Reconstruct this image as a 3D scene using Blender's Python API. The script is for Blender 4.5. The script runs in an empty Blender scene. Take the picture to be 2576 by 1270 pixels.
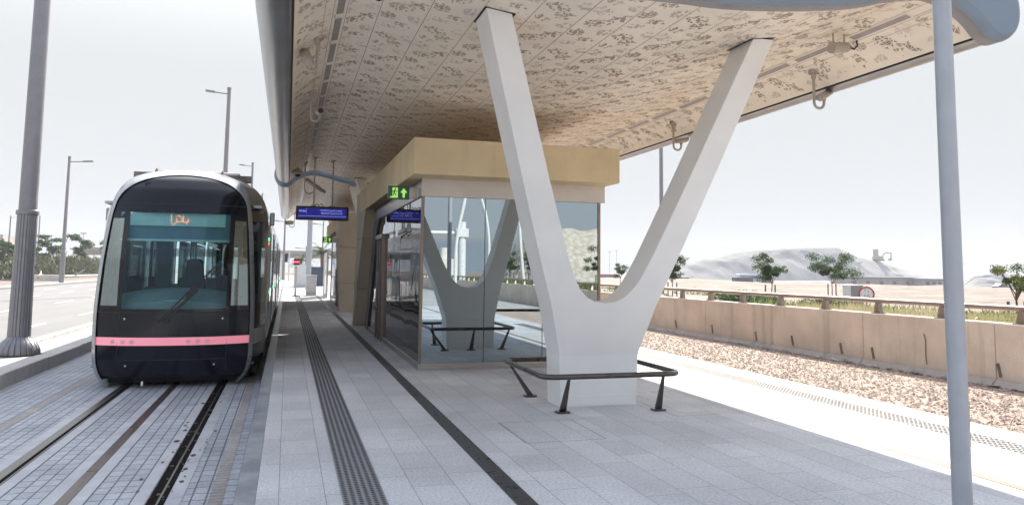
import bpy, bmesh, math, random
import numpy as np
from mathutils import Vector, noise as mnoise
random.seed(7); rng = np.random.default_rng(7)
R = math.radians
SC = bpy.context.scene
COL = SC.collection

# ------------------------------------------------------------------ camera
cd = bpy.data.cameras.new('camera'); cam = bpy.data.objects.new('camera', cd); COL.objects.link(cam)
SC.camera = cam
yaw, pit, rol = 0.286662, 0.0921928, 0.0117444
fw = Vector((math.sin(yaw)*math.cos(pit), math.cos(yaw)*math.cos(pit), math.sin(pit)))
rt = Vector((math.cos(yaw), -math.sin(yaw), 0)); up = rt.cross(fw)
r2 = rt*math.cos(rol)+up*math.sin(rol); u2 = -rt*math.sin(rol)+up*math.cos(rol)
from mathutils import Matrix
M = Matrix((r2, u2, -fw)).transposed().to_4x4(); M.translation = Vector((0, 0, 1.58)); cam.matrix_world = M
cd.sensor_width = 36; cd.lens = 1900.436/2576*36; cd.shift_y = -(635-501.716)/2576
cd.clip_start = 0.05; cd.clip_end = 6000

# ------------------------------------------------------------------ sky, sun, exposure
SUN_AZ, SUN_EL = 24.6, 37.5           # azimuth from +Y towards +X
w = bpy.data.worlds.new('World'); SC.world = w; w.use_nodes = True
nt = w.node_tree; nt.nodes.clear()
sky = nt.nodes.new('ShaderNodeTexSky'); sky.sky_type = 'NISHITA'; sky.sun_disc = False
sky.sun_elevation = R(SUN_EL); sky.sun_rotation = R(SUN_AZ)
sky.air_density = 1.0; sky.dust_density = 4.0; sky.ozone_density = 1.0; sky.altitude = 0
hs = nt.nodes.new('ShaderNodeHueSaturation'); hs.inputs['Saturation'].default_value = 0.55
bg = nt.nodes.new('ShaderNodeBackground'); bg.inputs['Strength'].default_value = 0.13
wo = nt.nodes.new('ShaderNodeOutputWorld')
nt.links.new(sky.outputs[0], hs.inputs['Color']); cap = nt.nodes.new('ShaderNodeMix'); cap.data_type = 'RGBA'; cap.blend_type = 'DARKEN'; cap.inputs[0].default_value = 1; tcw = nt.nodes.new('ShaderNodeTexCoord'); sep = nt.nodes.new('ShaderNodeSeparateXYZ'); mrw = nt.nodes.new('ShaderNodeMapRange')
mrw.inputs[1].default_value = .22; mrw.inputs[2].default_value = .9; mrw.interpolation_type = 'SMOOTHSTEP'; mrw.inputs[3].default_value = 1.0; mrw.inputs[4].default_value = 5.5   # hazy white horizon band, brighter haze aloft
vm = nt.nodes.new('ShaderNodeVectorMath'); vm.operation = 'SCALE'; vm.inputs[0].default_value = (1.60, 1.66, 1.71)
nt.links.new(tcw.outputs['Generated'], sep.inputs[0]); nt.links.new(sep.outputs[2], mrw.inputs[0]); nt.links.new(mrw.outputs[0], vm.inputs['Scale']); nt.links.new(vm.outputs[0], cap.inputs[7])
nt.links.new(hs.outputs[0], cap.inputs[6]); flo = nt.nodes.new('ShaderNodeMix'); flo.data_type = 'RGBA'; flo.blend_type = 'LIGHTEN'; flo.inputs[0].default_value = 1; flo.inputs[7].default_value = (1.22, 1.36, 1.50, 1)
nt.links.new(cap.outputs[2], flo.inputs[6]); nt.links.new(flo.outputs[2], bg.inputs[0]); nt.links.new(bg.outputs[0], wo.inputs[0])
sl = bpy.data.lights.new('sun', 'SUN'); sl.energy = 2.9; sl.angle = R(0.5); sl.color = (1, .93, .82)
so = bpy.data.objects.new('sun', sl); COL.objects.link(so)
sd = Vector((math.sin(R(SUN_AZ))*math.cos(R(SUN_EL)), math.cos(R(SUN_AZ))*math.cos(R(SUN_EL)), math.sin(R(SUN_EL))))
so.rotation_euler = (-sd).to_track_quat('-Z', 'Y').to_euler(); so.location = (20, 40, 40)
SC.view_settings.view_transform = 'Standard'; SC.view_settings.look = 'None'
SC.view_settings.gamma = 1; SC.view_settings.exposure = 1.92
SC.cycles.max_bounces = 8; SC.cycles.diffuse_bounces = 6; SC.cycles.glossy_bounces = 4
SC.cycles.transmission_bounces = 4; SC.cycles.transparent_max_bounces = 12; SC.cycles.volume_bounces = 0
SC.cycles.use_denoising = True; SC.cycles.sample_clamp_indirect = 6; SC.cycles.caustics_reflective = False; SC.cycles.caustics_refractive = False

# ------------------------------------------------------------------ materials
def N(nt, t, **k):
    n = nt.nodes.new(t)
    for a, b in k.items():
        if a in n.inputs: n.inputs[a].default_value = b
        else: setattr(n, a, b)
    return n
def base(name):
    m = bpy.data.materials.new(name); m.use_nodes = True
    nt = m.node_tree; b = nt.nodes['Principled BSDF']
    return m, nt, b
def coords(nt, scale=(1, 1, 1), swap=False):
    tc = N(nt, 'ShaderNodeTexCoord'); mp = N(nt, 'ShaderNodeMapping')
    mp.inputs['Scale'].default_value = scale
    if swap: mp.inputs['Rotation'].default_value = (0, 0, R(90))
    nt.links.new(tc.outputs['Object'], mp.inputs[0]); return mp.outputs[0]
def c4(c): return (c[0], c[1], c[2], 1)
def noisecol(nt, vec, c, var, scale, detail=5, lo=.35, hi=.65):
    n = N(nt, 'ShaderNodeTexNoise', Scale=scale, Detail=detail, Roughness=.6); nt.links.new(vec, n.inputs['Vector'])
    r = N(nt, 'ShaderNodeValToRGB'); nt.links.new(n.outputs[0], r.inputs[0])
    r.color_ramp.elements[0].position = lo; r.color_ramp.elements[1].position = hi
    r.color_ramp.elements[0].color = c4([max(0, x*(1-var)) for x in c]); r.color_ramp.elements[1].color = c4([x*(1+var) for x in c])
    return r.outputs[0], n.outputs[0]
def bumpn(nt, b, h, strength, dist=.01):
    bp = N(nt, 'ShaderNodeBump', Strength=strength, Distance=dist); nt.links.new(h, bp.inputs['Height']); nt.links.new(bp.outputs[0], b.inputs['Normal']); return bp
def mix(nt, a, c, fac, mode='MULTIPLY'):
    m = N(nt, 'ShaderNodeMix', data_type='RGBA', blend_type=mode)
    if isinstance(fac, (int, float)): m.inputs[0].default_value = fac
    else: nt.links.new(fac, m.inputs[0])
    for k, v in ((6, a), (7, c)):
        if isinstance(v, tuple): m.inputs[k].default_value = v
        else: nt.links.new(v, m.inputs[k])
    return m.outputs[2]
def mat(name, c, rough=.5, metal=0., var=.08, scale=6., bump=0., bscale=40., spec=.5, stretch=(1, 1, 1), coat=0., detail=5):
    m, nt, b = base(name); v = coords(nt, stretch)
    col, n = noisecol(nt, v, c, var, scale, detail)
    nt.links.new(col, b.inputs['Base Color'])
    b.inputs['Roughness'].default_value = rough; b.inputs['Metallic'].default_value = metal; b.inputs['Specular IOR Level'].default_value = spec
    b.inputs['Coat Weight'].default_value = coat
    rr = N(nt, 'ShaderNodeMapRange'); rr.inputs[3].default_value = max(.02, rough-.06); rr.inputs[4].default_value = min(1, rough+.08)
    nt.links.new(n, rr.inputs[0]); nt.links.new(rr.outputs[0], b.inputs['Roughness'])
    if bump:
        n2 = N(nt, 'ShaderNodeTexNoise', Scale=bscale, Detail=4); nt.links.new(v, n2.inputs['Vector']); bumpn(nt, b, n2.outputs[0], bump)
    return m
def brickmat(name, c1, c2, mortar, bw, rh, ms, offset=.5, swap=True, rough=.75, grain=.12, gscale=60, bump=.3, stain=.12, stscale=.6, squash=1., sqf=2, dist=.004):
    m, nt, b = base(name); v = coords(nt, swap=swap); v0 = coords(nt)
    br = N(nt, 'ShaderNodeTexBrick', Scale=1.0); br.offset = offset; br.squash = squash; br.squash_frequency = sqf
    br.inputs['Color1'].default_value = c4(c1); br.inputs['Color2'].default_value = c4(c2); br.inputs['Mortar'].default_value = c4(mortar)
    br.inputs['Mortar Size'].default_value = ms; br.inputs['Mortar Smooth'].default_value = .2; br.inputs['Brick Width'].default_value = bw; br.inputs['Row Height'].default_value = rh
    nt.links.new(v, br.inputs['Vector'])
    g, gn = noisecol(nt, v0, (1, 1, 1), grain, gscale, 3)
    s, sn = noisecol(nt, v0, (1, 1, 1), stain, stscale, 7, .3, .7)
    c = mix(nt, mix(nt, br.outputs[0], g, 1.), s, 1.)
    nt.links.new(c, b.inputs['Base Color']); b.inputs['Roughness'].default_value = rough; b.inputs['Specular IOR Level'].default_value = .3
    inv = N(nt, 'ShaderNodeMath', operation='MULTIPLY_ADD'); nt.links.new(br.outputs['Fac'], inv.inputs[0]); inv.inputs[1].default_value = -1
    nt.links.new(gn, inv.inputs[2]); bumpn(nt, b, inv.outputs[0], bump, dist)
    return m
def concrete(name, c, streak=.25, rough=.8, grain=.1, bump=.25):
    m, nt, b = base(name); v = coords(nt); vs = coords(nt, (2.6, 2.6, .12))
    a, an = noisecol(nt, v, c, grain, 1.3, 8, .3, .7)
    f, fn = noisecol(nt, v, (1, 1, 1), .08, 70, 3)
    s, sn = noisecol(nt, vs, (1, .98, .96), streak, 1.6, 8, .26, .46)
    nt.links.new(mix(nt, mix(nt, a, f, 1.), s, 1.), b.inputs['Base Color']); b.inputs['Roughness'].default_value = rough
    b.inputs['Specular IOR Level'].default_value = .3; bumpn(nt, b, fn, bump, .004); return m
def emis(name, c, s):
    m, nt, b = base(name); b.inputs['Base Color'].default_value = c4([x*.5 for x in c]); b.inputs['Emission Color'].default_value = c4(c); b.inputs['Emission Strength'].default_value = s
    b.inputs['Roughness'].default_value = .3; return m
def glass(name, tint, refl, ior=1.6, minf=.0, warp=0., wscale=.7, rough=.0):
    m = bpy.data.materials.new(name); m.use_nodes = True; nt = m.node_tree; nt.nodes.clear()
    o = N(nt, 'ShaderNodeOutputMaterial'); t = N(nt, 'ShaderNodeBsdfTransparent'); t.inputs[0].default_value = c4(tint)
    g = N(nt, 'ShaderNodeBsdfGlossy', Roughness=rough); g.inputs['Color'].default_value = c4(refl)
    fr = N(nt, 'ShaderNodeFresnel', IOR=ior); mr = N(nt, 'ShaderNodeMapRange'); mr.inputs[3].default_value = minf; mr.inputs[4].default_value = 1
    nt.links.new(fr.outputs[0], mr.inputs[0]); mx = N(nt, 'ShaderNodeMixShader')
    nt.links.new(mr.outputs[0], mx.inputs[0]); nt.links.new(t.outputs[0], mx.inputs[1]); nt.links.new(g.outputs[0], mx.inputs[2]); nt.links.new(mx.outputs[0], o.inputs[0])
    if warp:
        v = coords(nt, (1, 1.4, .35)); n = N(nt, 'ShaderNodeTexNoise', Scale=wscale, Detail=1.5); nt.links.new(v, n.inputs['Vector'])
        bp = N(nt, 'ShaderNodeBump', Strength=1, Distance=warp); nt.links.new(n.outputs[0], bp.inputs['Height'])
        nt.links.new(bp.outputs[0], g.inputs['Normal'])
    return m
def leafmat(name, c, c2, sc=3.):
    m, nt, b = base(name); v = coords(nt)
    n = N(nt, 'ShaderNodeTexNoise', Scale=sc, Detail=3); nt.links.new(v, n.inputs['Vector'])
    r = N(nt, 'ShaderNodeValToRGB'); nt.links.new(n.outputs[0], r.inputs[0]); r.color_ramp.elements[0].position = .35; r.color_ramp.elements[1].position = .65
    r.color_ramp.elements[0].color = c4(c); r.color_ramp.elements[1].color = c4(c2)
    nt.links.new(r.outputs[0], b.inputs['Base Color']); b.inputs['Roughness'].default_value = .6
    tr = N(nt, 'ShaderNodeBsdfTranslucent'); nt.links.new(r.outputs[0], tr.inputs[0]); mx = N(nt, 'ShaderNodeMixShader'); mx.inputs[0].default_value = .35
    out = nt.nodes['Material Output']; nt.links.new(b.outputs[0], mx.inputs[1]); nt.links.new(tr.outputs[0], mx.inputs[2]); nt.links.new(mx.outputs[0], out.inputs[0])
    return m

MT = {}
MT['slab'] = brickmat('stone_slabs', (.545, .545, .55), (.46, .46, .468), (.27, .275, .28), .93, .31, .0035, offset=.37, grain=.16, gscale=45, bump=.25, stain=.15, stscale=.8, squash=.55, sqf=3)
MT['edge'] = mat('dark_edge_stone', (.23, .25, .28), .35, var=.25, scale=3, bump=.1, bscale=30)
MT['setts'] = brickmat('paving_setts', (.42, .44, .475), (.35, .37, .405), (.14, .15, .17), .19, .115, .008, offset=.08, grain=.14, gscale=30, bump=.5, stain=.18, stscale=1.2, dist=.006)
MT['setts_brown'] = brickmat('brown_setts', (.385, .35, .335), (.34, .315, .31), (.17, .165, .165), .09, .2, .005, offset=.0, grain=.15, gscale=30, bump=.4, stain=.2, stscale=1.5)
MT['screed'] = mat('track_screed', (.43, .44, .465), .7, var=.14, scale=2.5, bump=.3, bscale=25, detail=9)
MT['wet'] = mat('dark_wet_stain', (.035, .03, .03), .35, var=.4, scale=8)
MT['groove'] = mat('rail_groove', (.012, .010, .010), .9, var=.4, spec=.05)
MT['railsteel'] = mat('rail_steel', (.15, .145, .14), .42, metal=.9, var=.15, scale=5, stretch=(6, .4, 1))
MT['channel'] = mat('rust_channel', (.10, .08, .072), .4, metal=.5, var=.35, scale=6, stretch=(8, .5, 1))
MT['kerb'] = concrete('kerb_concrete', (.40, .39, .38), .18)
MT['asphalt'] = mat('asphalt', (.19, .188, .185), .85, var=.10, scale=1.2, bump=.3, bscale=60, stretch=(1, .2, 1), detail=9)
MT['paint'] = mat('road_paint', (.75, .75, .74), .6, var=.08)
MT['plaza'] = brickmat('plaza_paving', (.42, .405, .385), (.37, .36, .345), (.25, .24, .23), .4, .2, .006, grain=.1, gscale=30, bump=.2)
MT['sand'] = mat('desert_sand', (.195, .155, .128), .95, var=.34, scale=.3, bump=.7, bscale=2.2, detail=12)
MT['wallc'] = concrete('parapet_concrete', (.59, .515, .44), .17, grain=.14)
MT['beamc'] = concrete('beige_concrete', (.62, .515, .34), .08, grain=.12)
MT['legc'] = concrete('beige_leg_concrete', (.52, .46, .375), .05, grain=.08)
MT['whitec'] = mat('white_column_paint', (.76, .755, .745), .5, var=.03, scale=2, bump=.05, bscale=80)
MT['ceil'] = mat('soffit_panel', (.84, .755, .63), .42, var=.05, scale=.9)
MT['hole'] = mat('soffit_hole', (.42, .345, .275), .9, var=.25, scale=3)
MT['hole2'] = mat('soffit_inset', (.66, .58, .49), .8, var=.15, scale=3)
MT['seam'] = mat('soffit_seam', (.45, .37, .30), .8)
MT['lens'] = mat('lamp_lens', (.30, .27, .27), .3)
MT['tube'] = mat('edge_tube_metal', (.35, .355, .37), .30, metal=.75, var=.12, scale=1.5, stretch=(1, 1, 1))
MT['fascia'] = mat('blue_grey_fascia', (.175, .23, .295), .45, var=.05, scale=2)
MT['under'] = mat('grey_fascia_return', (.27, .26, .265), .5, var=.08)
MT['steel'] = mat('brushed_steel', (.42, .39, .365), .30, metal=.85, var=.08, scale=3, stretch=(1, 1, 12))
MT['steeld'] = mat('dark_steel_frame', (.13, .135, .145), .28, metal=.6, var=.1)
MT['bronze'] = mat('bronze_frame', (.22, .18, .15), .3, metal=.85, var=.12)
MT['darkrail'] = mat('dark_bronze_tube', (.10, .09, .085), .28, metal=.8, var=.2)
MT['black'] = mat('black_gap', (.012, .012, .013), .5, var=.1)
MT['clad'] = mat('header_cladding', (.62, .575, .53), .5, var=.05, scale=2, metal=.1)
MT['glassf'] = glass('shelter_glass', (.16, .19, .20), (.66, .77, .84), 1.9, .50, warp=.0035, wscale=.55)
MT['glassl'] = glass('shelter_side_glass', (.05, .055, .06), (.80, .82, .86), 1.9, .16, warp=.008, wscale=.8)
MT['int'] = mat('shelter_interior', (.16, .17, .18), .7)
MT['stud'] = mat('tactile_stud', (.025, .026, .03), .45, var=.2)
MT['studb'] = mat('bronze_stud', (.13, .11, .095), .45, var=.2)
MT['strip'] = mat('tactile_base', (.20, .205, .215), .6, var=.08)
MT['pole'] = mat('pole_paint_grey', (.36, .38, .415), .4, var=.05, metal=.2)
MT['poled'] = mat('lamp_pole_grey', (.25, .245, .26), .38, var=.06, metal=.35)
MT['polew'] = mat('white_pole', (.62, .62, .62), .5)
MT['cream'] = mat('cream_camera_paint', (.40, .35, .30), .4, var=.05)
MT['bronzepaint'] = mat('bronze_painted_rail', (.30, .235, .195), .42, metal=.35, var=.1)
MT['gravel'] = None
MT['tblack'] = mat('tram_black_gloss', (.003, .004, .008), .05, var=.1, spec=.4)
MT['tblack2'] = mat('tram_black_panel', (.005, .007, .014), .12, var=.15, spec=.4)
MT['tsilver'] = mat('tram_silver', (.34, .355, .365), .28, metal=.3, var=.03, coat=.4)
MT['troof'] = mat('tram_roof_paint', (.52, .49, .45), .28, metal=.15, var=.04, coat=.4)
MT['tgrey'] = mat('tram_shoulder_grey', (.28, .26, .24), .3, metal=.3, var=.06, coat=.3)
MT['pink'] = mat('tram_pink_band', (.95, .42, .48), .35, var=.03, coat=.3)
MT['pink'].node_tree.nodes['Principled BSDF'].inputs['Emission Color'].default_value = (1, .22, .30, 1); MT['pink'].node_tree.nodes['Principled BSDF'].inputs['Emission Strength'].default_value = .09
MT['pinkl'] = mat('tram_pink_lens', (.9, .5, .56), .15, var=.03)
MT['tstripe'] = mat('tram_side_stripe', (.42, .46, .45), .4, var=.03)
MT['wind'] = glass('tram_windscreen', (.60, .82, .83), (.6, .75, .9), 1.45, .0)
MT['qglass'] = glass('tram_corner_glass', (.45, .62, .60), (.8, .9, .88), 1.6, .22)
MT['sglass'] = glass('tram_side_glass', (.74, .80, .80), (.8, .85, .9), 1.6, .04)
MT['tint'] = mat('tram_interior', (.20, .25, .28), .6)
MT['dash'] = mat('tram_dashboard', (.36, .43, .47), .6)
MT['seat'] = mat('driver_seat', (.03, .045, .065), .7)
MT['blind'] = mat('sun_blind', (.17, .27, .34), .6)
MT['board'] = mat('destination_board', (.72, .92, .90), .5, var=.08)
MT['silverbar'] = mat('blind_bar', (.7, .8, .8), .4)
MT['led'] = emis('orange_led', (1, .22, .06), .55)
MT['rubber'] = mat('rubber', (.015, .015, .017), .5)
MT['screw'] = mat('screw_steel', (.6, .6, .6), .3, metal=.8)
MT['saloon'] = mat('saloon_panel', (.5, .55, .56), .6)
MT['screen'] = emis('blue_screen', (.002, .002, .06), .8)
MT['screentext'] = emis('screen_text', (.18, .20, .45), .7)
MT['bezel'] = mat('display_bezel', (.01, .01, .012), .25)
MT['sgreen'] = emis('exit_sign_green', (.004, .03, .014), .3)
MT['slime'] = emis('exit_sign_lime', (.22, .42, .08), .45)
MT['sdark'] = mat('exit_pictogram', (.008, .05, .02), .5)
MT['red'] = emis('red_signal', (1, .02, .03), 3.0)
MT['green'] = emis('green_signal', (.05, .9, .3), 1.2)
MT['signred'] = mat('sign_red', (.48, .02, .03), .4)
MT['signwhite'] = mat('sign_white', (.75, .75, .75), .4)
MT['bark'] = mat('bark', (.15, .11, .08), .9, var=.3, scale=15, bump=.5)
MT['leaf'] = leafmat('tree_leaf', (.035, .075, .022), (.075, .12, .035))
MT['leafy'] = leafmat('fresh_leaf', (.05, .09, .02), (.17, .18, .035))
MT['hedge'] = leafmat('hedge_leaf', (.07, .075, .05), (.11, .125, .06), .35)
MT['palm'] = leafmat('palm_leaf', (.09, .11, .07), (.15, .17, .11))
MT['grass'] = leafmat('grass', (.08, .12, .03), (.22, .24, .07), 1.2)
MT['drygrass'] = leafmat('dry_grass', (.42, .38, .20), (.60, .54, .33), 1.5)
MT['stake'] = mat('green_stake', (.02, .11, .09), .6)
MT['hill'] = None
MT['block'] = mat('white_concrete_block', (.6, .57, .52), .8)
MT['bluebox'] = mat('dark_blue_tank', (.05, .07, .11), .6)
MT['excav'] = mat('excavator_paint', (.35, .30, .18), .6)
MT['carpaint'] = mat('dark_car_paint', (.05, .06, .09), .3)
MT['bus'] = mat('bus_paint', (.45, .5, .6), .5)
MT['far'] = mat('far_wall', (.38, .34, .31), .9, var=.15, scale=.5)
MT['purple'] = mat('purple_container', (.30, .16, .26), .7)
MT['dirt'] = mat('dirt_grey', (.2, .17, .15), .9, var=.3)
MT['membrane'] = mat('torn_membrane', (.35, .32, .30), .8, var=.5, scale=4)
def gravelmat():
    m, nt, b = base('pink_gravel'); v = coords(nt, (1, .8, 1))
    vo = N(nt, 'ShaderNodeTexVoronoi', Scale=40.0, Randomness=1.0); nt.links.new(v, vo.inputs['Vector'])
    r = N(nt, 'ShaderNodeValToRGB'); sx = N(nt, 'ShaderNodeSeparateColor'); nt.links.new(vo.outputs['Color'], sx.inputs[0]); nt.links.new(sx.outputs[0], r.inputs[0])
    e = r.color_ramp.elements; e[0].color = (.34, .26, .215, 1); e[1].color = (.48, .385, .325, 1); x = e.new(.5); x.color = (.40, .31, .255, 1)
    s, _ = noisecol(nt, v, (1, 1, 1), .12, 1.2, 6)
    nt.links.new(mix(nt, r.outputs[0], s, 1.), b.inputs['Base Color']); b.inputs['Roughness'].default_value = .9
    iv = N(nt, 'ShaderNodeMath', operation='MULTIPLY'); nt.links.new(vo.outputs['Distance'], iv.inputs[0]); iv.inputs[1].default_value = -1
    bumpn(nt, b, iv.outputs[0], 1., .018); return m
MT['gravel'] = gravelmat()
def hillmat():
    m, nt, b = base('spoil_heap'); v = coords(nt, (1, 1, .3))
    a, _ = noisecol(nt, v, (.27, .265, .26), .12, .06, 10, .3, .7)
    n2 = N(nt, 'ShaderNodeTexNoise', Scale=.12, Detail=10); nt.links.new(coords(nt, (1.6, 1, .25)), n2.inputs['Vector'])
    nt.links.new(a, b.inputs['Base Color']); b.inputs['Roughness'].default_value = 1; bumpn(nt, b, n2.outputs[0], (.45), 1.5); return m
MT['hill'] = hillmat()
def rockmat():
    m, nt, b = base('rubble_bank'); v = coords(nt)
    vo = N(nt, 'ShaderNodeTexVoronoi', Scale=1.6); nt.links.new(v, vo.inputs['Vector'])
    r = N(nt, 'ShaderNodeValToRGB'); nt.links.new(vo.outputs['Distance'], r.inputs[0]); r.color_ramp.elements[0].color = (.5, .46, .4, 1); r.color_ramp.elements[1].color = (.34, .28, .21, 1)
    nt.links.new(r.outputs[0], b.inputs['Base Color']); b.inputs['Roughness'].default_value = .95; bumpn(nt, b, vo.outputs['Distance'], .6, -.3); return m
MT['rock'] = rockmat()

# ------------------------------------------------------------------ mesh helpers
ORG = {}
class MB:
    def __init__(s): s.v = []; s.f = []; s.m = []
    def add(s, vs, fs, mi=0):
        o = len(s.v); s.v.extend([tuple(v) for v in vs]); s.f.extend([tuple(i+o for i in f) for f in fs]); s.m.extend([mi]*len(fs)); return s
    def box(s, x0, x1, y0, y1, z0, z1, mi=0):
        vs = [(x, y, z) for z in (z0, z1) for y in (y0, y1) for x in (x0, x1)]
        return s.add(vs, [(0, 2, 3, 1), (4, 5, 7, 6), (0, 1, 5, 4), (2, 6, 7, 3), (0, 4, 6, 2), (1, 3, 7, 5)], mi)
    def obox(s, c, ax, ay, az, mi=0):
        c, ax, ay, az = map(Vector, (c, ax, ay, az))
        vs = [c+ax*i+ay*j+az*k for k in (-1, 1) for j in (-1, 1) for i in (-1, 1)]
        return s.add(vs, [(0, 2, 3, 1), (4, 5, 7, 6), (0, 1, 5, 4), (2, 6, 7, 3), (0, 4, 6, 2), (1, 3, 7, 5)], mi)
    def bar(s, a, b, w, h, mi=0, upv=(0, 0, 1)):
        a, b = Vector(a), Vector(b); d = (b-a); L = d.length; d.normalize(); u = Vector(upv)
        if abs(d.dot(u)) > .98: u = Vector((0, 1, 0))
        r = d.cross(u).normalized(); u = r.cross(d)
        return s.obox((a+b)/2, r*w/2, d*L/2, u*h/2, mi)
    def tube(s, pts, r, n=10, mi=0, cap=True):
        pts = [Vector(p) for p in pts]; rs = r if isinstance(r, (list, tuple)) else [r]*len(pts)
        o = len(s.v); pu = None
        for i, p in enumerate(pts):
            d = (pts[min(i+1, len(pts)-1)]-pts[max(i-1, 0)]).normalized()
            if pu is None:
                pu = d.orthogonal().normalized()
            pu = (pu-d*pu.dot(d)).normalized(); q = d.cross(pu)
            for k in range(n):
                a = 2*math.pi*k/n; s.v.append(tuple(p+(pu*math.cos(a)+q*math.sin(a))*rs[i]))
        for i in range(len(pts)-1):
            for k in range(n):
                a = o+i*n+k; b = o+i*n+(k+1) % n; s.f.append((a, b, b+n, a+n)); s.m.append(mi)
        if cap:
            s.f.append(tuple(o+k for k in range(n))[::-1]); s.m.append(mi); e = o+(len(pts)-1)*n; s.f.append(tuple(e+k for k in range(n))); s.m.append(mi)
        return s
    def lathe(s, c, prof, n=24, mi=0, flute=0., nf=0):
        o = len(s.v)
        for r, z in prof:
            for k in range(n):
                a = 2*math.pi*k/n; rr = r*(1-(flute if (nf and k % (n//nf) == 0) else 0)); s.v.append((c[0]+rr*math.cos(a), c[1]+rr*math.sin(a), c[2]+z))
        for i in range(len(prof)-1):
            for k in range(n):
                a = o+i*n+k; b = o+i*n+(k+1) % n; s.f.append((a, b, b+n, a+n)); s.m.append(mi)
        s.f.append(tuple(o+(len(prof)-1)*n+k for k in range(n))); s.m.append(mi)
        return s
    def prism(s, poly, f0, f1, mi=0):
        """poly: list of 2d pts, f0/f1 map a 2d pt to 3d"""
        n = len(poly); vs = [f0(*p) for p in poly]+[f1(*p) for p in poly]
        fs = [tuple(range(n))[::-1], tuple(range(n, 2*n))]+[(i, (i+1) % n, (i+1) % n+n, i+n) for i in range(n)]
        return s.add(vs, fs, mi)
    def grid(s, P, mi=0, close=False):
        """P: rows of points"""
        o = len(s.v); nr = len(P); nc = len(P[0])
        for r in P: s.v.extend([tuple(p) for p in r])
        for i in range(nr-1):
            for j in range(nc-(0 if close else 1)):
                a = o+i*nc+j; b = o+i*nc+(j+1) % nc; m = mi(i, j) if callable(mi) else mi
                if m is None: continue
                s.f.append((a, b, b+nc, a+nc)); s.m.append(m)
        return s
    def build(s, name, mats, parent=None, smooth=True, bevel=0., org=None, angle=35):
        if parent is not None: org = ORG[parent]
        if org is None: org = (0, 0, 0)
        me = bpy.data.meshes.new(name)
        v = np.array(s.v, float).reshape(-1, 3)-np.array(org, float)
        me.from_pydata(v.tolist(), [], s.f); me.update()
        if not isinstance(mats, (list, tuple)): mats = [mats]
        for m in mats: me.materials.append(MT[m] if isinstance(m, str) else m)
        if len(mats) > 1: me.polygons.foreach_set('material_index', s.m)
        bm = bmesh.new(); bm.from_mesh(me); bmesh.ops.recalc_face_normals(bm, faces=bm.faces); bm.to_mesh(me); bm.free()
        if smooth:
            me.polygons.foreach_set('use_smooth', [True]*len(me.polygons)); me.set_sharp_from_angle(angle=R(angle))
        o = bpy.data.objects.new(name, me); COL.objects.link(o)
        if parent is not None: o.parent = parent
        else: o.location = org
        ORG[o] = tuple(org)
        if bevel:
            md = o.modifiers.new('bevel', 'BEVEL'); md.width = bevel; md.segments = 2; md.limit_method = 'ANGLE'; md.angle_limit = R(40)
        return o
def tag(o, label=None, cat=None, group=None, kind=None):
    if label: o['label'] = label
    if cat: o['category'] = cat
    if group: o['group'] = group
    if kind: o['kind'] = kind
    return o
def thing(name, loc, label, cat, group=None):
    o = bpy.data.objects.new(name, None); COL.objects.link(o); o.location = loc; o.empty_display_size = .2; ORG[o] = tuple(loc); return tag(o, label, cat, group)
def struct(name, mb, m, **k): return tag(mb.build(name, m, **k), kind='structure')
def copy_tree(o, loc=None, rz=0, label=None, parent=None):
    c = o.copy(); COL.objects.link(c); c.parent = parent
    if parent is None:
        if loc is not None: c.location = loc
        c.rotation_euler = (0, 0, rz)
        if label: c['label'] = label
    for ch in list(o.children): copy_tree(ch, parent=c)
    return c
def catmull(pts, n=6):
    P = [pts[0]]+list(pts)+[pts[-1]]; out = []
    for i in range(1, len(P)-2):
        p0, p1, p2, p3 = [np.array(q, float) for q in P[i-1:i+3]]
        for k in range(n):
            t = k/n; out.append(tuple(.5*((2*p1)+(-p0+p2)*t+(2*p0-5*p1+4*p2-p3)*t*t+(-p0+3*p1-3*p2+p3)*t**3)))
    out.append(tuple(pts[-1])); return out
def sheet(x0, x1, y0, y1, z, mb=None, mi=0):
    mb = mb or MB(); return mb.add([(x0, y0, z), (x1, y0, z), (x1, y1, z), (x0, y1, z)], [(0, 1, 2, 3)], mi)
_font = {}
def text_mb(txt, size, origin, ex, ey, mb=None, mi=0, center=False, depth=.0, font=None):
    """flat text laid out on the plane origin+ex*x+ey*y"""
    cu = bpy.data.curves.new('t', 'FONT'); cu.body = txt; cu.size = size; cu.resolution_u = 2
    if font: cu.font = font
    ob = bpy.data.objects.new('t', cu); COL.objects.link(ob); bpy.context.view_layer.update()
    me = bpy.data.meshes.new_from_object(ob.evaluated_get(bpy.context.evaluated_depsgraph_get()))
    vs = [v.co.copy() for v in me.vertices]; fs = [tuple(p.vertices) for p in me.polygons]
    bpy.data.objects.remove(ob); bpy.data.curves.remove(cu); bpy.data.meshes.remove(me)
    mb = mb or MB()
    if not vs: return mb
    w0 = min(v.x for v in vs); w1 = max(v.x for v in vs); sh = -(w0+w1)/2 if center else -w0
    o, ex, ey = Vector(origin), Vector(ex), Vector(ey)
    return mb.add([o+ex*(v.x+sh)+ey*v.y for v in vs], fs, mi)
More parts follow.
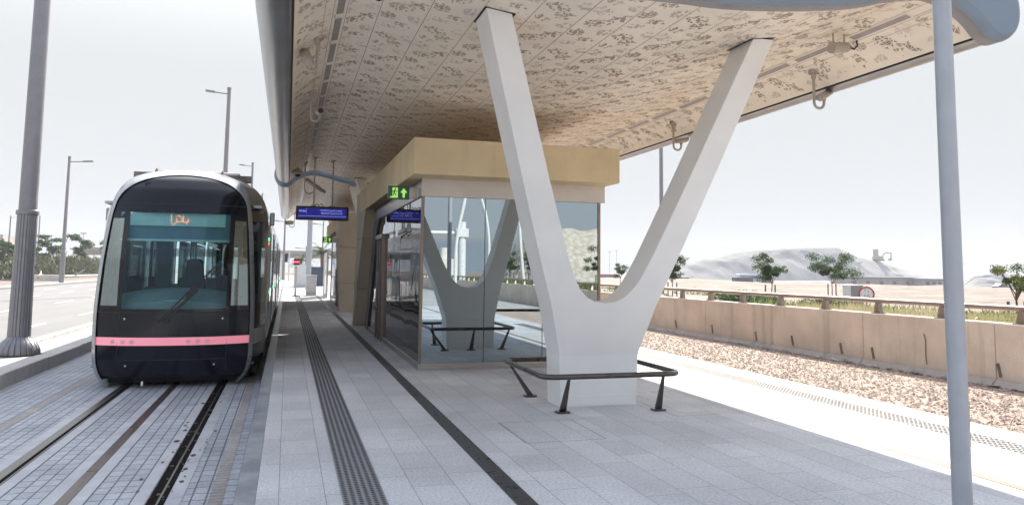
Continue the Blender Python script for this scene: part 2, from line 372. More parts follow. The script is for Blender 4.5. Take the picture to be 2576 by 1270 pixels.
AR = {'ا': (0xFE8D, 0xFE8E, None, None), 'ل': (0xFEDD, 0xFEDE, 0xFEDF, 0xFEE0), 'ب': (0xFE8F, 0xFE90, 0xFE91, 0xFE92), 'ز': (0xFEAF, 0xFEB0, None, None),
      'م': (0xFEE1, 0xFEE2, 0xFEE3, 0xFEE4), 'د': (0xFEA9, 0xFEAA, None, None), 'ي': (0xFEF1, 0xFEF2, 0xFEF3, 0xFEF4), 'ن': (0xFEE5, 0xFEE6, 0xFEE7, 0xFEE8),
      'ة': (0xFE93, 0xFE94, None, None), 'ت': (0xFE95, 0xFE96, 0xFE97, 0xFE98), 'ع': (0xFEC9, 0xFECA, 0xFECB, 0xFECC), 'و': (0xFEED, 0xFEEE, None, None),
      'ط': (0xFEC1, 0xFEC2, 0xFEC3, 0xFEC4), 'ج': (0xFE9D, 0xFE9E, 0xFE9F, 0xFEA0), 'ر': (0xFEAD, 0xFEAE, None, None), 'ه': (0xFEE9, 0xFEEA, 0xFEEB, 0xFEEC)}
def arabic(s):
    out = []
    for i, c in enumerate(s):
        if c not in AR: out.append(c); continue
        prev = i > 0 and s[i-1] in AR and AR[s[i-1]][2] is not None
        nxt = i+1 < len(s) and s[i+1] in AR and AR[c][2] is not None
        k = 3 if prev and nxt else 1 if prev else 2 if nxt else 0
        out.append(chr(AR[c][k]))
    return ''.join(out[::-1])

# ================================================================== SETTING
CX = 3.5                                   # centre line of the stop
def gz(x, y):
    if x < -19.3: z = -.14
    elif x < 11.45: z = -.6
    else: z = float(np.interp(x, [11.45, 11.7, 14, 17, 20, 25, 60, 250, 420, 1500], [-.6, .55, .52, .35, .12, 0, -.3, -3.2, -4, -6]))
    d = math.hypot(x, y)
    if x > 26: z += (mnoise.noise(Vector((x*.06, y*.06, 0)))*.9+mnoise.noise(Vector((x*.25, y*.25, 3)))*.35)*min(1, (x-26)/15)*(1 if d < 260 else .3)
    if x < -24: z += mnoise.noise(Vector((x*.2, y*.2, 5)))*.12
    if x < -150 or y > 420: z -= (max(0, y-420)*.0+0)
    return z
xs = [-2500, -900, -400, -200, -120, -80]+list(np.arange(-60, -20, 2.))+[-19.5, -19.3, -19.1, -10, 0, 8, 11.2, 11.4, 11.55, 11.7, 12.2, 13, 14, 15.5, 17, 18.5, 20, 22, 24]+list(np.arange(26, 100, 2.))+list(np.arange(100, 340, 6.))+[360, 400, 460, 550, 700, 1000, 1600, 2600]
ys = [-1500, -400, -150, -80, -60]+list(np.arange(-50, 140, 2.5))+list(np.arange(140, 420, 7.))+[450, 520, 620, 800, 1100, 1600, 2600]
g = MB(); g.grid([[(x, y, gz(x, y)) for x in xs] for y in ys]); struct('ground', g, 'sand')
struct('road', sheet(-18.6, -5.25, -60, 700, -.2), 'asphalt')
mk = MB()
for X in (-6.95, -10.1):
    for k in range(-6, 40): sheet(X-.06, X+.06, 2+k*7.0+(2.2 if X < -9 else 0), 5+k*7.0+(2.2 if X < -9 else 0), -.196, mk)
for X in (-13.4, -16.2):
    for k in range(-6, 40): sheet(X-.06, X+.06, 4+k*7.0, 7+k*7.0, -.196, mk)
struct('road_markings', mk, 'paint')
fk = MB(); fk.box(-20.4, -18.6, -60, 700, -.5, -.06); struct('far_pavement', fk, 'plaza')
# kerbed island between road and tracks
isl = MB()
for k in range(-8, 60):
    y0 = 2+k*2.3; isl.box(-4.42+.012*math.sin(k), -4.10+.008*math.sin(k*2.3), y0, y0+2.285, -.5, -.10+.004*math.sin(k*1.7))
struct('track_kerb', isl, 'kerb', bevel=.015)
struct('median_strip', MB().box(-5.10, -4.43, -20, 140, -.5, -.115), 'kerb')
rk = MB()
for k in range(-20, 150):
    y0 = k*1.0; rk.box(-5.32+.01*math.sin(k*1.3), -5.11, y0, y0+.985, -.5, -.055+.006*math.sin(k))
struct('road_kerb', rk, 'kerb', bevel=.02)
# track bed
struct('track_paving', sheet(-4.11, -.2, -20, 140, -.33), 'setts')
sc_ = MB()
XL, XR, XM = -2.38, -.955, -1.665
for a, b in ((XL-.20, XL-.075), (XL+.075, XL+.19), (XR-.185, XR-.075), (XR+.075, XR+.195), (XM-.165, XM-.052), (XM+.052, XM+.165)): sheet(a, b, -20, 140, -.326, sc_)
struct('track_screed', sc_, 'screed')
struct('brown_setts', sheet(-.55, -.44, -20, 140, -.326, sheet(-3.20, -3.06, -20, 140, -.326)), 'setts_brown')
gr = MB()
sheet(XL-.075, XL+.075, -20, 140, -.3245, gr); sheet(XR-.075, XR+.075, -20, 140, -.3245, gr)
struct('rail_groove', gr, 'groove')
rl = MB()
rl.box(XL-.072, XL+.022, -20, 140, -.40, -.317); rl.box(XL+.060, XL+.074, -20, 140, -.40, -.320)
rl.box(XR+.012, XR+.030, -20, 140, -.40, -.318); rl.box(XR-.074, XR-.064, -20, 140, -.40, -.320)
struct('tram_rails', rl, 'railsteel')
ch = MB()
for k in range(-10, 70): ch.box(XM-.050, XM+.050, k*2+.006, k*2+1.994, -.40, -.3225)
struct('channel_cover', ch, 'channel')
st = MB()
for k in range(130):
    y = 4+rng.random()**1.4*9; x = XR+rng.normal(0, .13); r = .006+.022*rng.random()**3
    st.add([(x+r*math.cos(a)*(1+.3*rng.random()), y+2.2*r*math.sin(a), -.3235) for a in np.linspace(0, 2*math.pi, 9)[:-1]], [tuple(range(8))])
struct('track_stains', st, 'wet', smooth=False)
# platform
struct('platform', MB().box(-.15, 7.0, -8, 44.5, -.6, 0.), 'slab')
struct('platform_edge', MB().box(-.29, -.152, -8, 44.5, -.6, -.002), 'edge')
struct('platform_kerb', MB().box(7.002, 7.16, -8, 44.5, -.6, -.003), 'kerb')
struct('plaza', sheet(-.29, 11.2, 44.5, 150, -.12, sheet(-4.1, 11.2, -60, -8, -.14)), 'plaza')
# tactile strips: raised studs
def studs(x0, n, dx, y0, y1, dy, rx, ry, mi_mat, name):
    mb = MB(); ang = [2*math.pi*k/8 for k in range(8)]
    vs = []; fs = []
    for i in range(n):
        y = y0+(dy/2 if i % 2 else 0)*0
        while y < y1:
            o = len(vs); x = x0+i*dx
            vs += [(x+rx*math.cos(a), y+ry*math.sin(a), .001) for a in ang]+[(x+rx*.8*math.cos(a), y+ry*.8*math.sin(a), .006) for a in ang]
            fs += [tuple(o+8+k for k in range(8))]+[(o+k, o+(k+1) % 8, o+8+(k+1) % 8, o+8+k) for k in range(8)]
            y += dy
    mb.add(vs, fs); return struct(name, mb, mi_mat, smooth=False)
struct('tactile_strip', MB().box(.420, .712, -7, 44, -.01, .0035), 'strip')
studs(.444, 6, .0485, 3.2, 44, .047, .0180, .0145, 'stud', 'tactile_studs')
studs(6.36, 6, .055, 2.5, 44, .062, .019, .021, 'studb', 'tactile_studs')
# slot drains
dr = MB(); dr.box(1.545, 1.685, -7, 44, -.02, .0030)
struct('slot_drain', dr, 'black')
db = MB()
for i in range(9): x = 1.548+i*.0168; db.box(x-.0026, x+.0026, -7, 44, .003, .0060)
for k in range(60): db.box(1.545, 1.685, -7+k*.85, -6.99+k*.85, .003, .0062)
struct('drain_grate', db, 'steeld')
bd = MB(); bd.box(5.27, 5.37, -7, 44, -.01, .0035); struct('bronze_channel', bd, mat('sand_bronze_strip', (.25, .195, .15), .5, var=.2, scale=3, stretch=(4, .3, 1)))
cv = MB()
for (x0, x1, y0, y1) in ((2.15, 2.95, 6.75, 7.7), (4.15, 5.0, 7.6, 9.2), (3.35, 3.85, 11.0, 11.5)):
    for a in ((x0, x1, y0, y0+.008), (x0, x1, y1-.008, y1), (x0, x0+.008, y0+.008, y1-.008), (x1-.008, x1, y0+.008, y1-.008)): sheet(a[0], a[1], a[2], a[3], .0008, cv)
struct('access_cover_joints', cv, 'black', smooth=False)
struct('gravel_bed', sheet(7.16, 11.6, -60, 150, -.26), 'gravel')
# loose stones over the gravel
gs = MB(); vs = []; fs = []
ico = [(0, 0, 1), (.9, 0, .3), (.28, .85, .3), (-.72, .53, .3), (-.72, -.53, .3), (.28, -.85, .3)]
for k in range(26000):
    x = 7.18+rng.random()*4.2; y = 4.2+(rng.random()**1.8)*20; r = .009+.020*rng.random()**1.6; a = rng.random()*6.28; o = len(vs)
    sx = 1+rng.random(); c, s = math.cos(a), math.sin(a); z = -.262+.012*rng.random()
    for (p, q, h) in ico: vs.append((x+r*(sx*p*c-q*s), y+r*(sx*p*s+q*c), z+r*h*.9))
    fs += [(o, o+1, o+2), (o, o+2, o+3), (o, o+3, o+4), (o, o+4, o+5), (o, o+5, o+1)]
gs.add(vs, fs); o = gs.build('gravel_stones', 'gravel', smooth=False); tag(o, kind='stuff')

# ================================================================== PARAPET WALL AND RAIL (curves slightly)
def wx(y): return 11.33+.012*(16-y) if y > -2 else 11.33+.216+.0*(y)
wl = thing('parapet_wall', (11.4, 12, -.3), 'long stained beige concrete parapet wall behind the gravel strip', 'wall')
zt = .78
ysw = list(np.arange(-62, 130, 3.0))
wb = MB()
for y in ysw:
    a0, a1 = wx(y), wx(y+2.985); y1 = y+2.985
    vs = [(a0, y, -.55), (a0+.34, y, -.55), (a0+.34, y, zt), (a0, y, zt), (a1, y1, -.55), (a1+.34, y1, -.55), (a1+.34, y1, zt), (a1, y1, zt)]
    wb.add(vs, [(0, 1, 2, 3), (4, 7, 6, 5), (0, 4, 5, 1), (3, 2, 6, 7), (0, 3, 7, 4), (1, 5, 6, 2)])
wb.build('wall', 'wallc', wl, bevel=.012)
ft = MB()
for y in ysw: ft.add([(wx(y)-.02, y, -.15), (wx(y+2.98)-.02, y+2.98, -.15), (wx(y+2.98)-.14, y+2.98, -.27), (wx(y)-.14, y, -.27)], [(0, 1, 2, 3)])
ft.build('footing', concrete('footing_concrete', (.36, .33, .31), .2), wl)
mb = MB()
for k in range(260):
    y = 5+rng.random()**1.3*30; x = wx(y)-.16-.08*rng.random(); l = .05+.22*rng.random()
    p0 = Vector((x, y, -.245+.02*rng.random())); mb.add([p0, p0+Vector((-.03-.05*rng.random(), l*.3, .01)), p0+Vector((-.02, l, .03*rng.random())), p0+Vector((.05, l*.8, .05*rng.random()))], [(0, 1, 2, 3)])
mb.build('membrane_strip', 'membrane', wl, smooth=False)
for (y, z) in ((20.6, .02), (18.6, .02), (16.6, -.0), (15.2, .02), (13.6, .0), (12.7, .0), (9.9, .02), (8.9, .0)):
    m_ = MB(); m_.bar((wx(y)-.012, y, z-.12), (wx(y)-.012, y+.05, z+.1), .02, .045); m_.build('dark_clip', 'dirt', wl)
ck = MB(); ck.tube([(wx(12)-.004, 11.35+.06*math.sin(t*2.2)+.10*math.exp(-t*5), .48-.55*t) for t in np.linspace(0, 1, 14)], .010, 6); ck.build('wall_crack', 'dirt', wl)
gr_ = thing('guard_rail', (11.5, 12, .78), 'brown tubular guard rail on short tapered posts along the parapet wall', 'railing')
gb = MB(); gb.tube([(wx(y)+.17, y, 1.035) for y in np.arange(-62, 130, 1.5)], .048, 14); gb.build('rail_tube', 'bronzepaint', gr_)
posts = [y for y in np.arange(-60.6, 128, 1.56)]
posts.sort(key=lambda y: abs(y-14))
def post_mb(y):
    p = MB(); x = wx(y)+.17
    prof = [(-.075, zt+.012), (.10, zt+.012), (.045, 1.0), (-.03, 1.0)]
    p.prism(prof, lambda a, b: (x-.05, y+a, b), lambda a, b: (x+.05, y+a, b)); p.box(x-.09, x+.09, y-.10, y+.13, zt, zt+.014); return p
for y in posts[:99]: post_mb(y).build('rail_post', 'bronzepaint', gr_, bevel=.004)
rest = MB()
for y in posts[99:]:
    p = post_mb(y); rest.add(p.v, p.f)
rest.build('rail_post', 'bronzepaint', gr_)['kind'] = 'stuff'

# ================================================================== CANOPIES
UND = [(0, 4.13), (.5, 4.13), (1.2, 4.19), (1.9, 4.29), (2.4, 4.42), (2.8, 4.485), (3.1, 4.43), (3.35, 4.30), (3.53, 4.135)]
UNDC = catmull(UND, 8); UX = [p[0] for p in UNDC]; UZ = [p[1] for p in UNDC]
def zc(x): return float(np.interp(abs(x-CX), UX, UZ))
TUB = catmull([(3.545, 4.125), (3.59, 4.095), (3.67, 4.08), (3.78, 4.105), (3.88, 4.20), (3.93, 4.34), (3.92, 4.52), (3.84, 4.70), (3.68, 4.84), (3.4, 4.92)], 5)
TOP = [(3.4, 4.93), (3.15, 4.87), (2.8, 4.81), (2.0, 4.64), (1.2, 4.50), (0, 4.45)]
# perforation tile -------------------------------------------------
PW = .475; TL = 2.1
tile = []
gx_, gy_ = .0593, .062
ncol, nrow = int(PW/gx_), int(TL/gy_)
jit = {}
def J(i, j):
    j %= nrow
    if (i, j) not in jit: jit[(i, j)] = ((rng.random()-.5)*.75, (rng.random()-.5)*.75)
    return jit[(i, j)]
def P_(i, j):
    a = J(i, j); return np.array([(i+a[0])*gx_+.012, (j+a[1])*gy_])
def blob(x, y, cs):
    v = 0
    for (cx_, cy_, rx, ry, an) in cs:
        for dy in (-TL, 0, TL):
            X, Y = x-cx_, y-cy_-dy; c, s = math.cos(an), math.sin(an); u, q = (X*c+Y*s)/rx, (-X*s+Y*c)/ry
            v = max(v, 1-(u*u+q*q))
    return v
CS1 = [(.16, .25, .16, .12, .4), (.30, .45, .15, .13, -.3), (.12, .62, .12, .09, .9), (.36, 1.05, .10, .16, .5), (.20, 1.25, .17, .11, -.5), (.10, 1.62, .10, .13, .2), (.30, 1.8, .12, .08, 0)]
CS2 = [(.40, .12, .12, .12, .4), (.10, .9, .13, .14, -.3), (.38, .72, .10, .11, .9), (.40, 1.5, .10, .15, .5), (.14, 2.0, .12, .10, -.5)]
for i in range(ncol):
    for j in range(nrow):
        q = [P_(i, j), P_(i+1, j), P_(i+1, j+1), P_(i, j+1)]
        tris = ([q[0], q[1], q[2]], [q[0], q[2], q[3]]) if rng.random() < .5 else ([q[0], q[1], q[3]], [q[1], q[2], q[3]])
        for t in tris:
            c = (t[0]+t[1]+t[2])/3
            a, b = blob(c[0], c[1], CS1), blob(c[0], c[1], CS2)
            k = max(a, b); kind = 0 if a >= b else 1
            if k > .22: s = .40+.36*min(1, k*1.3)
            elif rng.random() < .07: s = .22+.2*rng.random(); kind = int(rng.random() < .5)
            else: continue
            if rng.random() < .22: continue
            if any(p[0] < .008 or p[0] > PW-.008 for p in [c+(p-c)*s for p in t]): s *= .5
            tile.append(([c+(p-c)*s for p in t], kind))
def canopy(Y0, Y1, label, near, drop=.022):
    root = thing('platform_canopy', (CX, (Y0+Y1)/2, 4.13), label, 'canopy', 'perforated canopies over the platform')
    ys_ = [Y0, Y1]
    # soffit with perforations (material pattern in the same mesh)
    mb = MB(); xsS = [CX+s*x for s, arr in ((-1, UX[::-1]), (1, UX[1:])) for x in arr]
    mb.grid([[(x, y, zc(x)) for x in xsS] for y in np.linspace(Y0, Y1, 3)], 0)
    vs = []; fs = []; ms = []; e = .0025
    npan = 14; x_start = CX-7*PW-.19+.19
    for p in range(-1, 16):
        px = CX-.5*PW-7*PW+p*PW
        L = Y1-Y0; ph = (p*0.77) % TL
        for t, kind in tile:
            cy = t[0][1]-ph
            for k in range(-1, int(L/TL)+2):
                yy = [q[1]-ph+k*TL for q in t]
                if min(yy) < .06 or max(yy) > L-.06: continue
                X = [px+q[0] for q in t]
                if min(X) < CX-3.50 or max(X) > CX+3.50: continue
                if .33 < min(X)+.0 and max(X) < .56 and False: continue
                m0 = sum(X)/3
                if abs(abs(m0-CX)-3.04) < .075: continue
                o = len(vs); vs += [(X[i], Y0+yy[i], zc(X[i])-e) for i in range(3)]; fs.append((o, o+1, o+2)); ms.append(1+kind)
    o = len(mb.v); mb.v += vs; mb.f += [tuple(i+o for i in f) for f in fs]; mb.m += ms
    # seams
    for p in range(-1, 16):
        x = CX-.5*PW-7*PW+p*PW
        if abs(x-CX) > 3.4: continue
        mb.add([(x-.004, Y0, zc(x-.004)-e), (x+.004, Y0, zc(x+.004)-e), (x+.004, Y1, zc(x+.004)-e), (x-.004, Y1, zc(x-.004)-e)], [(0, 1, 2, 3)], 3)
    for s in (-1, 1):
        for t in (2.965, 3.115, 3.21):
            x = CX+s*t; mb.add([(x-.003, Y0, zc(x-.003)-e), (x+.003, Y0, zc(x+.003)-e), (x+.003, Y1, zc(x+.003)-e), (x-.003, Y1, zc(x-.003)-e)], [(0, 1, 2, 3)], 3)
    for k in range(1, int((Y1-Y0)/2.9)+1):
        y = Y0+k*2.9
        r = [(x, zc(x)-e*1.3) for x in np.linspace(CX-3.5, CX+3.5, 90)]
        mb.grid([[(x, y-.002, z) for x, z in r], [(x, y+.002, z) for x, z in r]], 3)
    # flat mesh: no normal flip needed
    mb.build('soffit', ['ceil', 'hole', 'hole2', 'seam'], root)
    for s in (-1, 1):
        k = 0; y = Y0+.35
        while y+.95 < Y1:
            q = MB(); x = CX+s*3.04; zz = zc(x); sl_ = (zc(x+.05)-zc(x-.05))/.1
            P = lambda dx, dy, dz: (x+dx, dy, zz+sl_*dx+dz)
            q.add([P(-.058, y, -.004), P(.058, y, -.004), P(.058, y+.93, -.004), P(-.058, y+.93, -.004)], [(0, 1, 2, 3)], 0)
            q.add([P(-.040, y+.02, -.0065), P(.040, y+.02, -.0065), P(.040, y+.91, -.0065), P(-.040, y+.91, -.0065)], [(0, 1, 2, 3)], 1)
            q.build('light_strip', ['ceil', 'lens'], root, smooth=False); y += 1.06
    for s in (-1, 1):
        t = MB(); t.grid([[(CX+s*a, y, z) for a, z in TUB] for y in np.linspace(Y0, Y1, 7)])
        for y in np.arange(Y0+1.4, Y1, 1.45):
            ring = [(CX+s*(a+(.0015 if a > 3.67 else -.0015)), z+(-.0015 if z < 4.3 else .0015)) for a, z in TUB]; t.grid([[(x, y-.003, z) for x, z in ring], [(x, y+.003, z) for x, z in ring]], 1)
        t.build('edge_tube', ['tube', 'seam'], root, angle=60)
        t = MB(); t.box(CX+s*3.54-.006, CX+s*3.54+.006, Y0, Y1, 4.112, 4.16); t.build('edge_gasket', 'black', root)
    tp = MB(); prof = [(-a, z) for a, z in TOP]+[(a, z) for a, z in TOP[::-1]]
    tp.grid([[(CX+a, y, z) for a, z in prof] for y in (Y0, Y1)]); tp.build('roof', 'under', root)
    # end fascias: rounded outline of the whole section
    out = [(-a, z) for a, z in UNDC[::-1]]+[(a, z) for a, z in UNDC[1:]]+TUB+[(a, z) for a, z in TOP[1:]]+[(-a, z) for a, z in TOP[::-1][1:]]+[(-a, z) for a, z in TUB[::-1]]
    out = [p for i, p in enumerate(out) if i == 0 or (abs(p[0]-out[i-1][0])+abs(p[1]-out[i-1][1])) > .004]
    A = np.array(out); nx = np.roll(A, -1, 0)-np.roll(A, 1, 0); nn = np.stack([nx[:, 1], -nx[:, 0]], 1); nn /= np.linalg.norm(nn, axis=1)[:, None]
    def off(d): return A+nn*d
    for ye, sg, dp, kd in ((Y0, -1, drop, 1.0), (Y1, 1, .006, .35)):
        f = MB(); rings = [(0.0, .004, 0), (-.002, dp, 0), (.14, dp, 0), (.142, dp+.002, 1), (.19, dp-.005, 1), (.225, .0, 1), (.24, -.04, 1)]
        rows = [[(CX+a, ye+sg*dy*kd, z) for a, z in off(d)] for dy, d, m in rings]
        f.grid(rows, lambda i, j: 0 if i < 2 else 1, close=True)
        o = len(f.v); L_ = off(-.04); f.v += [(CX+a, ye+sg*.24*kd, z) for a, z in L_]; f.f.append(tuple(range(o, o+len(L_)))); f.m.append(1)
        f.build('end_fascia', ['under', 'fascia'], root, angle=50)
    return root
can1 = canopy(6.25, 23.45, 'near perforated beige canopy over the camera side of the platform', True)
can2 = canopy(24.3, 41.5, 'far perforated canopy beyond the grey-blue gap, over the second shelter', False, .06)

# ================================================================== V COLUMNS
VO = [(3.08, 0), (3.06, .60), (2.90, 1.17), (2.70, 1.72), (2.39, 2.62), (1.85, 4.24), (2.12, 4.24), (2.71, 2.61), (3.03, 1.76), (3.10, 1.60), (3.17, 1.45), (3.24, 1.35), (3.33, 1.265), (3.44, 1.215), (3.56, 1.20)]
def vcol(y0, sgn, label):
    root = thing('v_column', (3.56, y0, 0), label, 'column', 'white V-shaped canopy columns')
    c = 3.56; half = [(x-c, z) for x, z in VO]; prof = half+[(-x, z) for x, z in half[::-1][1:]]
    k = .295; TH = .46
    def yy(z, d):
        lean = k*max(0, z-.58)
        return (y0-.23+d-lean) if sgn < 0 else (y0+.23-d+lean)
    # front and back faces as strips: split outline into left/right halves around arms
    mb = MB(); n = len(prof)
    left = half[:6]; inner = half[6:]
    def pt(p, d): return (c+p[0], yy(p[1], d), p[1])
    # resample left outer and inner chain to matched rows
    def chain_x(ch, z): 
        zs = [p[1] for p in ch]; xs_ = [p[0] for p in ch]
        if zs[0] > zs[-1]: zs = zs[::-1]; xs_ = xs_[::-1]
        return float(np.interp(z, zs, xs_))
    zsA = [0, .10, .3, .58, .60, .9, 1.19]; zsB = [1.20, 1.215, 1.24, 1.265, 1.30, 1.35, 1.40, 1.45, 1.52, 1.60, 1.76, 2.1, 2.61, 3.4, 4.24]
    for d0, d1 in ((0, TH),):
        rows = []
        for z in zsA:
            a = chain_x(left, z); rows.append([pt((a, z), 0), pt((0, z), 0), pt((-a, z), 0), pt((-a, z), TH), pt((0, z), TH), pt((a, z), TH)])
        a = chain_x(left, 1.2); rows.append([pt((a, 1.2), 0), pt((0, 1.2), 0), pt((-a, 1.2), 0), pt((-a, 1.2), TH), pt((0, 1.2), TH), pt((a, 1.2), TH)])
        mb.grid(rows, 0, close=True)
        for s in (1, -1):
            rows = []
            for z in zsB:
                a = chain_x(left, z)*s; b = chain_x(inner, z)*s
                rows.append([pt((a, z), 0), pt((b, z), 0), pt((b, z), TH), pt((a, z), TH)])
            mb.grid(rows, 0, close=True); o = len(mb.v)-4; mb.f.append((o, o+1, o+2, o+3)); mb.m.append(0)
    bm_o = mb.build('shaft', 'whitec', root, angle=28)
    md = bm_o.modifiers.new('weld', 'WELD'); md.merge_threshold = .0006
    md = bm_o.modifiers.new('bevel', 'BEVEL'); md.width = .008; md.segments = 2; md.limit_method = 'ANGLE'; md.angle_limit = R(40)
    yf = yy(0, 0)
    p = MB(); s_ = -1 if sgn < 0 else 1
    p.box(3.13, 3.97, min(yf, yf+s_*.006), max(yf, yf+s_*.006), .012, .13); p.build('base_plate', 'whitec', root, bevel=.002)
    for s in (-1, 1):
        xm = c+s*1.56; ym = yy(4.2, TH/2); r = MB()
        hw, hd = .165, .26
        r.add([(xm+a*hw, ym+b*hd, zc(xm+a*hw)-.006) for a, b in ((-1, -1), (1, -1), (1, 1), (-1, 1))], [(0, 1, 2, 3)])
        r.build('ceiling_recess', 'black', root, smooth=False)
        q = MB()
        for kx in (-.1, -.03, .04, .11): q.box(xm+kx-.008, xm+kx+.008, ym-.18, ym+.18, 4.17, zc(xm)+.03)
        q.build('bracket', 'bronzepaint', root)
    return root
vcol(8.60, -1, 'white V column standing inside the low dark bumper rail, nearest of all')
vcol(21.9, 1, 'V column behind the near shelter under the far end of the near canopy')
vcol(26.4, -1, 'V column just beyond the gap between the two canopies')
vcol(39.3, 1, 'V column furthest away, at the far end of the second shelter')

# ================================================================== BUMPER RAIL round the near column
def bumper(cx, y0, label):
    root = thing('bumper_rail', (cx, y0, 0), label, 'railing', 'low bumper rails round the columns')
    x0, x1, ya, yb, r, z = cx-.85, cx+.79, y0-.80, y0+.80, .15, .43
    pts = []
    for (qx, qy, a0) in ((x0+r, ya+r, 180), (x1-r, ya+r, 270), (x1-r, yb-r, 0), (x0+r, yb-r, 90)):
        for t in range(0, 91, 15): a = R(a0+t); pts.append((qx+r*math.cos(a), qy+r*math.sin(a), z))
    pts.append(pts[0])
    t = MB(); t.tube(pts, .030, 12, cap=False); t.build('rail_tube', 'darkrail', root)
    for (fx, fy, tx, ty) in ((2.99, 8.06, 2.97, ya), (4.12, 7.97, 4.10, ya), (2.97, 9.17, x0, 9.12), (4.13, 9.1, x1, 9.05), (3.5, 9.15, 3.5, yb)):
        l = MB(); rows_ = []
        for t_, hw in ((0, .036), (1, .014)):
            X, Y, Z = fx+(tx-fx)*t_, fy+(ty-fy)*t_, .02+(z-.03)*t_; rows_.append([(X-hw, Y-hw*.6, Z), (X+hw, Y-hw*.6, Z), (X+hw, Y+hw*.6, Z), (X-hw, Y+hw*.6, Z)])
        l.grid(rows_, 0, close=True); l.build('post', 'darkrail', root)
        f = MB(); f.box(fx-.075, fx+.075, fy-.055, fy+.055, 0, .022); f.build('foot', 'darkrail', root, bevel=.006)
    return root
bumper(3.53, 8.6, 'low dark bronze bumper rail looped around the nearest white V column')

# ================================================================== SHELTERS
def shelter(f, label, flip, detail=True):
    """f maps a local length coordinate to world Y"""
    root = thing('glass_shelter', (CX, f(5.5), 0), label, 'shelter', 'glazed waiting shelters with concrete portal frames')
    X0, X1 = 1.77, 5.16
    def pr(mb, poly, xa, xb, mi=0): mb.prism(poly, lambda a, b: (xa, f(a), b), lambda a, b: (xb, f(a), b), mi)
    # roof beam with precast joints
    cuts = [0, 2.15, 4.3, 6.45, 8.9]
    b = MB()
    for i in range(4):
        pr(b, [(cuts[i]+(.004 if i else 0), 3.0), (cuts[i+1]-.004, 3.0), (cuts[i+1]-.004, 3.56), (cuts[i]+(.004 if i else 0), 3.56)], X0, X1)
    b.build('roof_beam', 'beamc', root, bevel=.01)
    l = MB()
    segs = [[(8.904, 3.56), (8.904, 3.0), (7.35, 3.0), (7.55, 2.78), (8.10, 2.30), (9.6, 2.30), (9.95, 3.56)]]
    pr(l, [(7.36, 2.996), (8.9, 2.996), (8.9, 3.56), (9.9, 3.56), (9.60, 2.32), (7.98, 2.32), (7.62, 2.78)], X0, X1)
    pr(l, [(7.985, 2.312), (9.595, 2.312), (10.05, 1.012), (9.2, 1.012)], X0, X1)
    pr(l, [(9.205, 1.004), (10.05, 1.004), (10.42, .0), (10.06, .0)], X0+.02, X1-.02)
    l.build('concrete_leg', 'legc', root, bevel=.01)
    # steel header and cladding
    h = MB(); pr(h, [(.60, 2.72), (7.2, 2.72), (7.5, 2.998), (.60, 2.998)], 2.0, 2.06); h.build('side_header', 'steel', root, bevel=.004)
    h = MB(); pr(h, [(.60, 2.72), (7.2, 2.72), (7.5, 2.998), (.60, 2.998)], 5.06, 5.12); h.build('side_header', 'steel', root, bevel=.004)
    h = MB(); pr(h, [(.56, 2.72), (.598, 2.72), (.598, 3.0), (.56, 3.0)], 2.0, 5.14); h.build('front_header', 'clad', root, bevel=.004)
    fr = MB()
    pr(fr, [(5.35, 2.715), (6.3, 2.715), (6.75, 2.52), (8.35, .0), (8.9, .0), (7.35, 2.72), (7.2, 2.72)][::-1], 1.99, 2.07)
    fr.build('inner_portal', 'steeld', root, bevel=.005)
    # plinth, corner posts
    p = MB(); pr(p, [(.57, 0), (8.4, 0), (8.4, .10), (.57, .10)], 2.0, 2.03); pr(p, [(.57, 0), (.60, 0), (.60, .10), (.57, .10)], 2.032, 5.02); pr(p, [(.57, 0), (8.4, 0), (8.4, .1), (.57, .1)], 5.022, 5.06)
    p.build('plinth', 'steel', root, bevel=.003)
    for x in (2.01, 5.03):
        c = MB(); pr(c, [(.575, .10), (.61, .10), (.61, 2.718), (.575, 2.718)], x-.01, x+.035); c.build('corner_post', 'bronze', root)
    # front glass: panes
    xs_ = [2.045, 3.05, 4.04, 5.02]
    for i in range(3):
        g_ = MB(); pr(g_, [(.590, .102), (.602, .102), (.602, 2.716), (.590, 2.716)], xs_[i]+.006, xs_[i+1]-.006); g_.build('front_pane', 'glassf', root)
        if i: m_ = MB(); pr(m_, [(.588, .102), (.604, .102), (.604, 2.716), (.588, 2.716)], xs_[i]-.0055, xs_[i]+.0055); m_.build('mullion', 'black', root)
    ysd = [.612, 1.63, 2.70, 3.84, 4.96, 5.30]
    for X in (2.03, 5.045):
        for i in range(5):
            g_ = MB(); pr(g_, [(ysd[i]+.004, .102), (ysd[i+1]-.004, .102), (ysd[i+1]-.004, 2.716), (ysd[i]+.004, 2.716)], X-.006, X+.006); g_.build('side_pane', 'glassl', root)
        g_ = MB(); pr(g_, [(6.42, .102), (8.20, .102), (6.72, 2.46), (6.42, 2.6)], X-.006, X+.006); g_.build('side_pane', 'glassl', root)
    # door
    d = MB(); 
    for a0, a1 in ((5.32, 5.40), (5.83, 5.90), (6.34, 6.42)): pr(d, [(a0, .0), (a1, 0), (a1, 2.22), (a0, 2.22)], 1.965, 2.05)
    pr(d, [(5.30, 2.222), (6.44, 2.222), (6.44, 2.32), (5.30, 2.32)], 1.94, 2.06)
    dr_ = d.build('door', 'bronze', root, bevel=.004)
    q = MB(); pr(q, [(5.41, .05), (5.82, .05), (5.82, 2.2), (5.41, 2.2)], 2.0, 2.012); pr(q, [(5.91, .05), (6.33, .05), (6.33, 2.2), (5.91, 2.2)], 2.0, 2.012); q.build('door_glass', 'glassl', dr_)
    q = MB()
    for a in (5.79, 5.96): q.tube([(1.93, f(a), .7), (1.93, f(a), 1.5)], .014, 8)
    q.build('handle', 'steel', dr_)
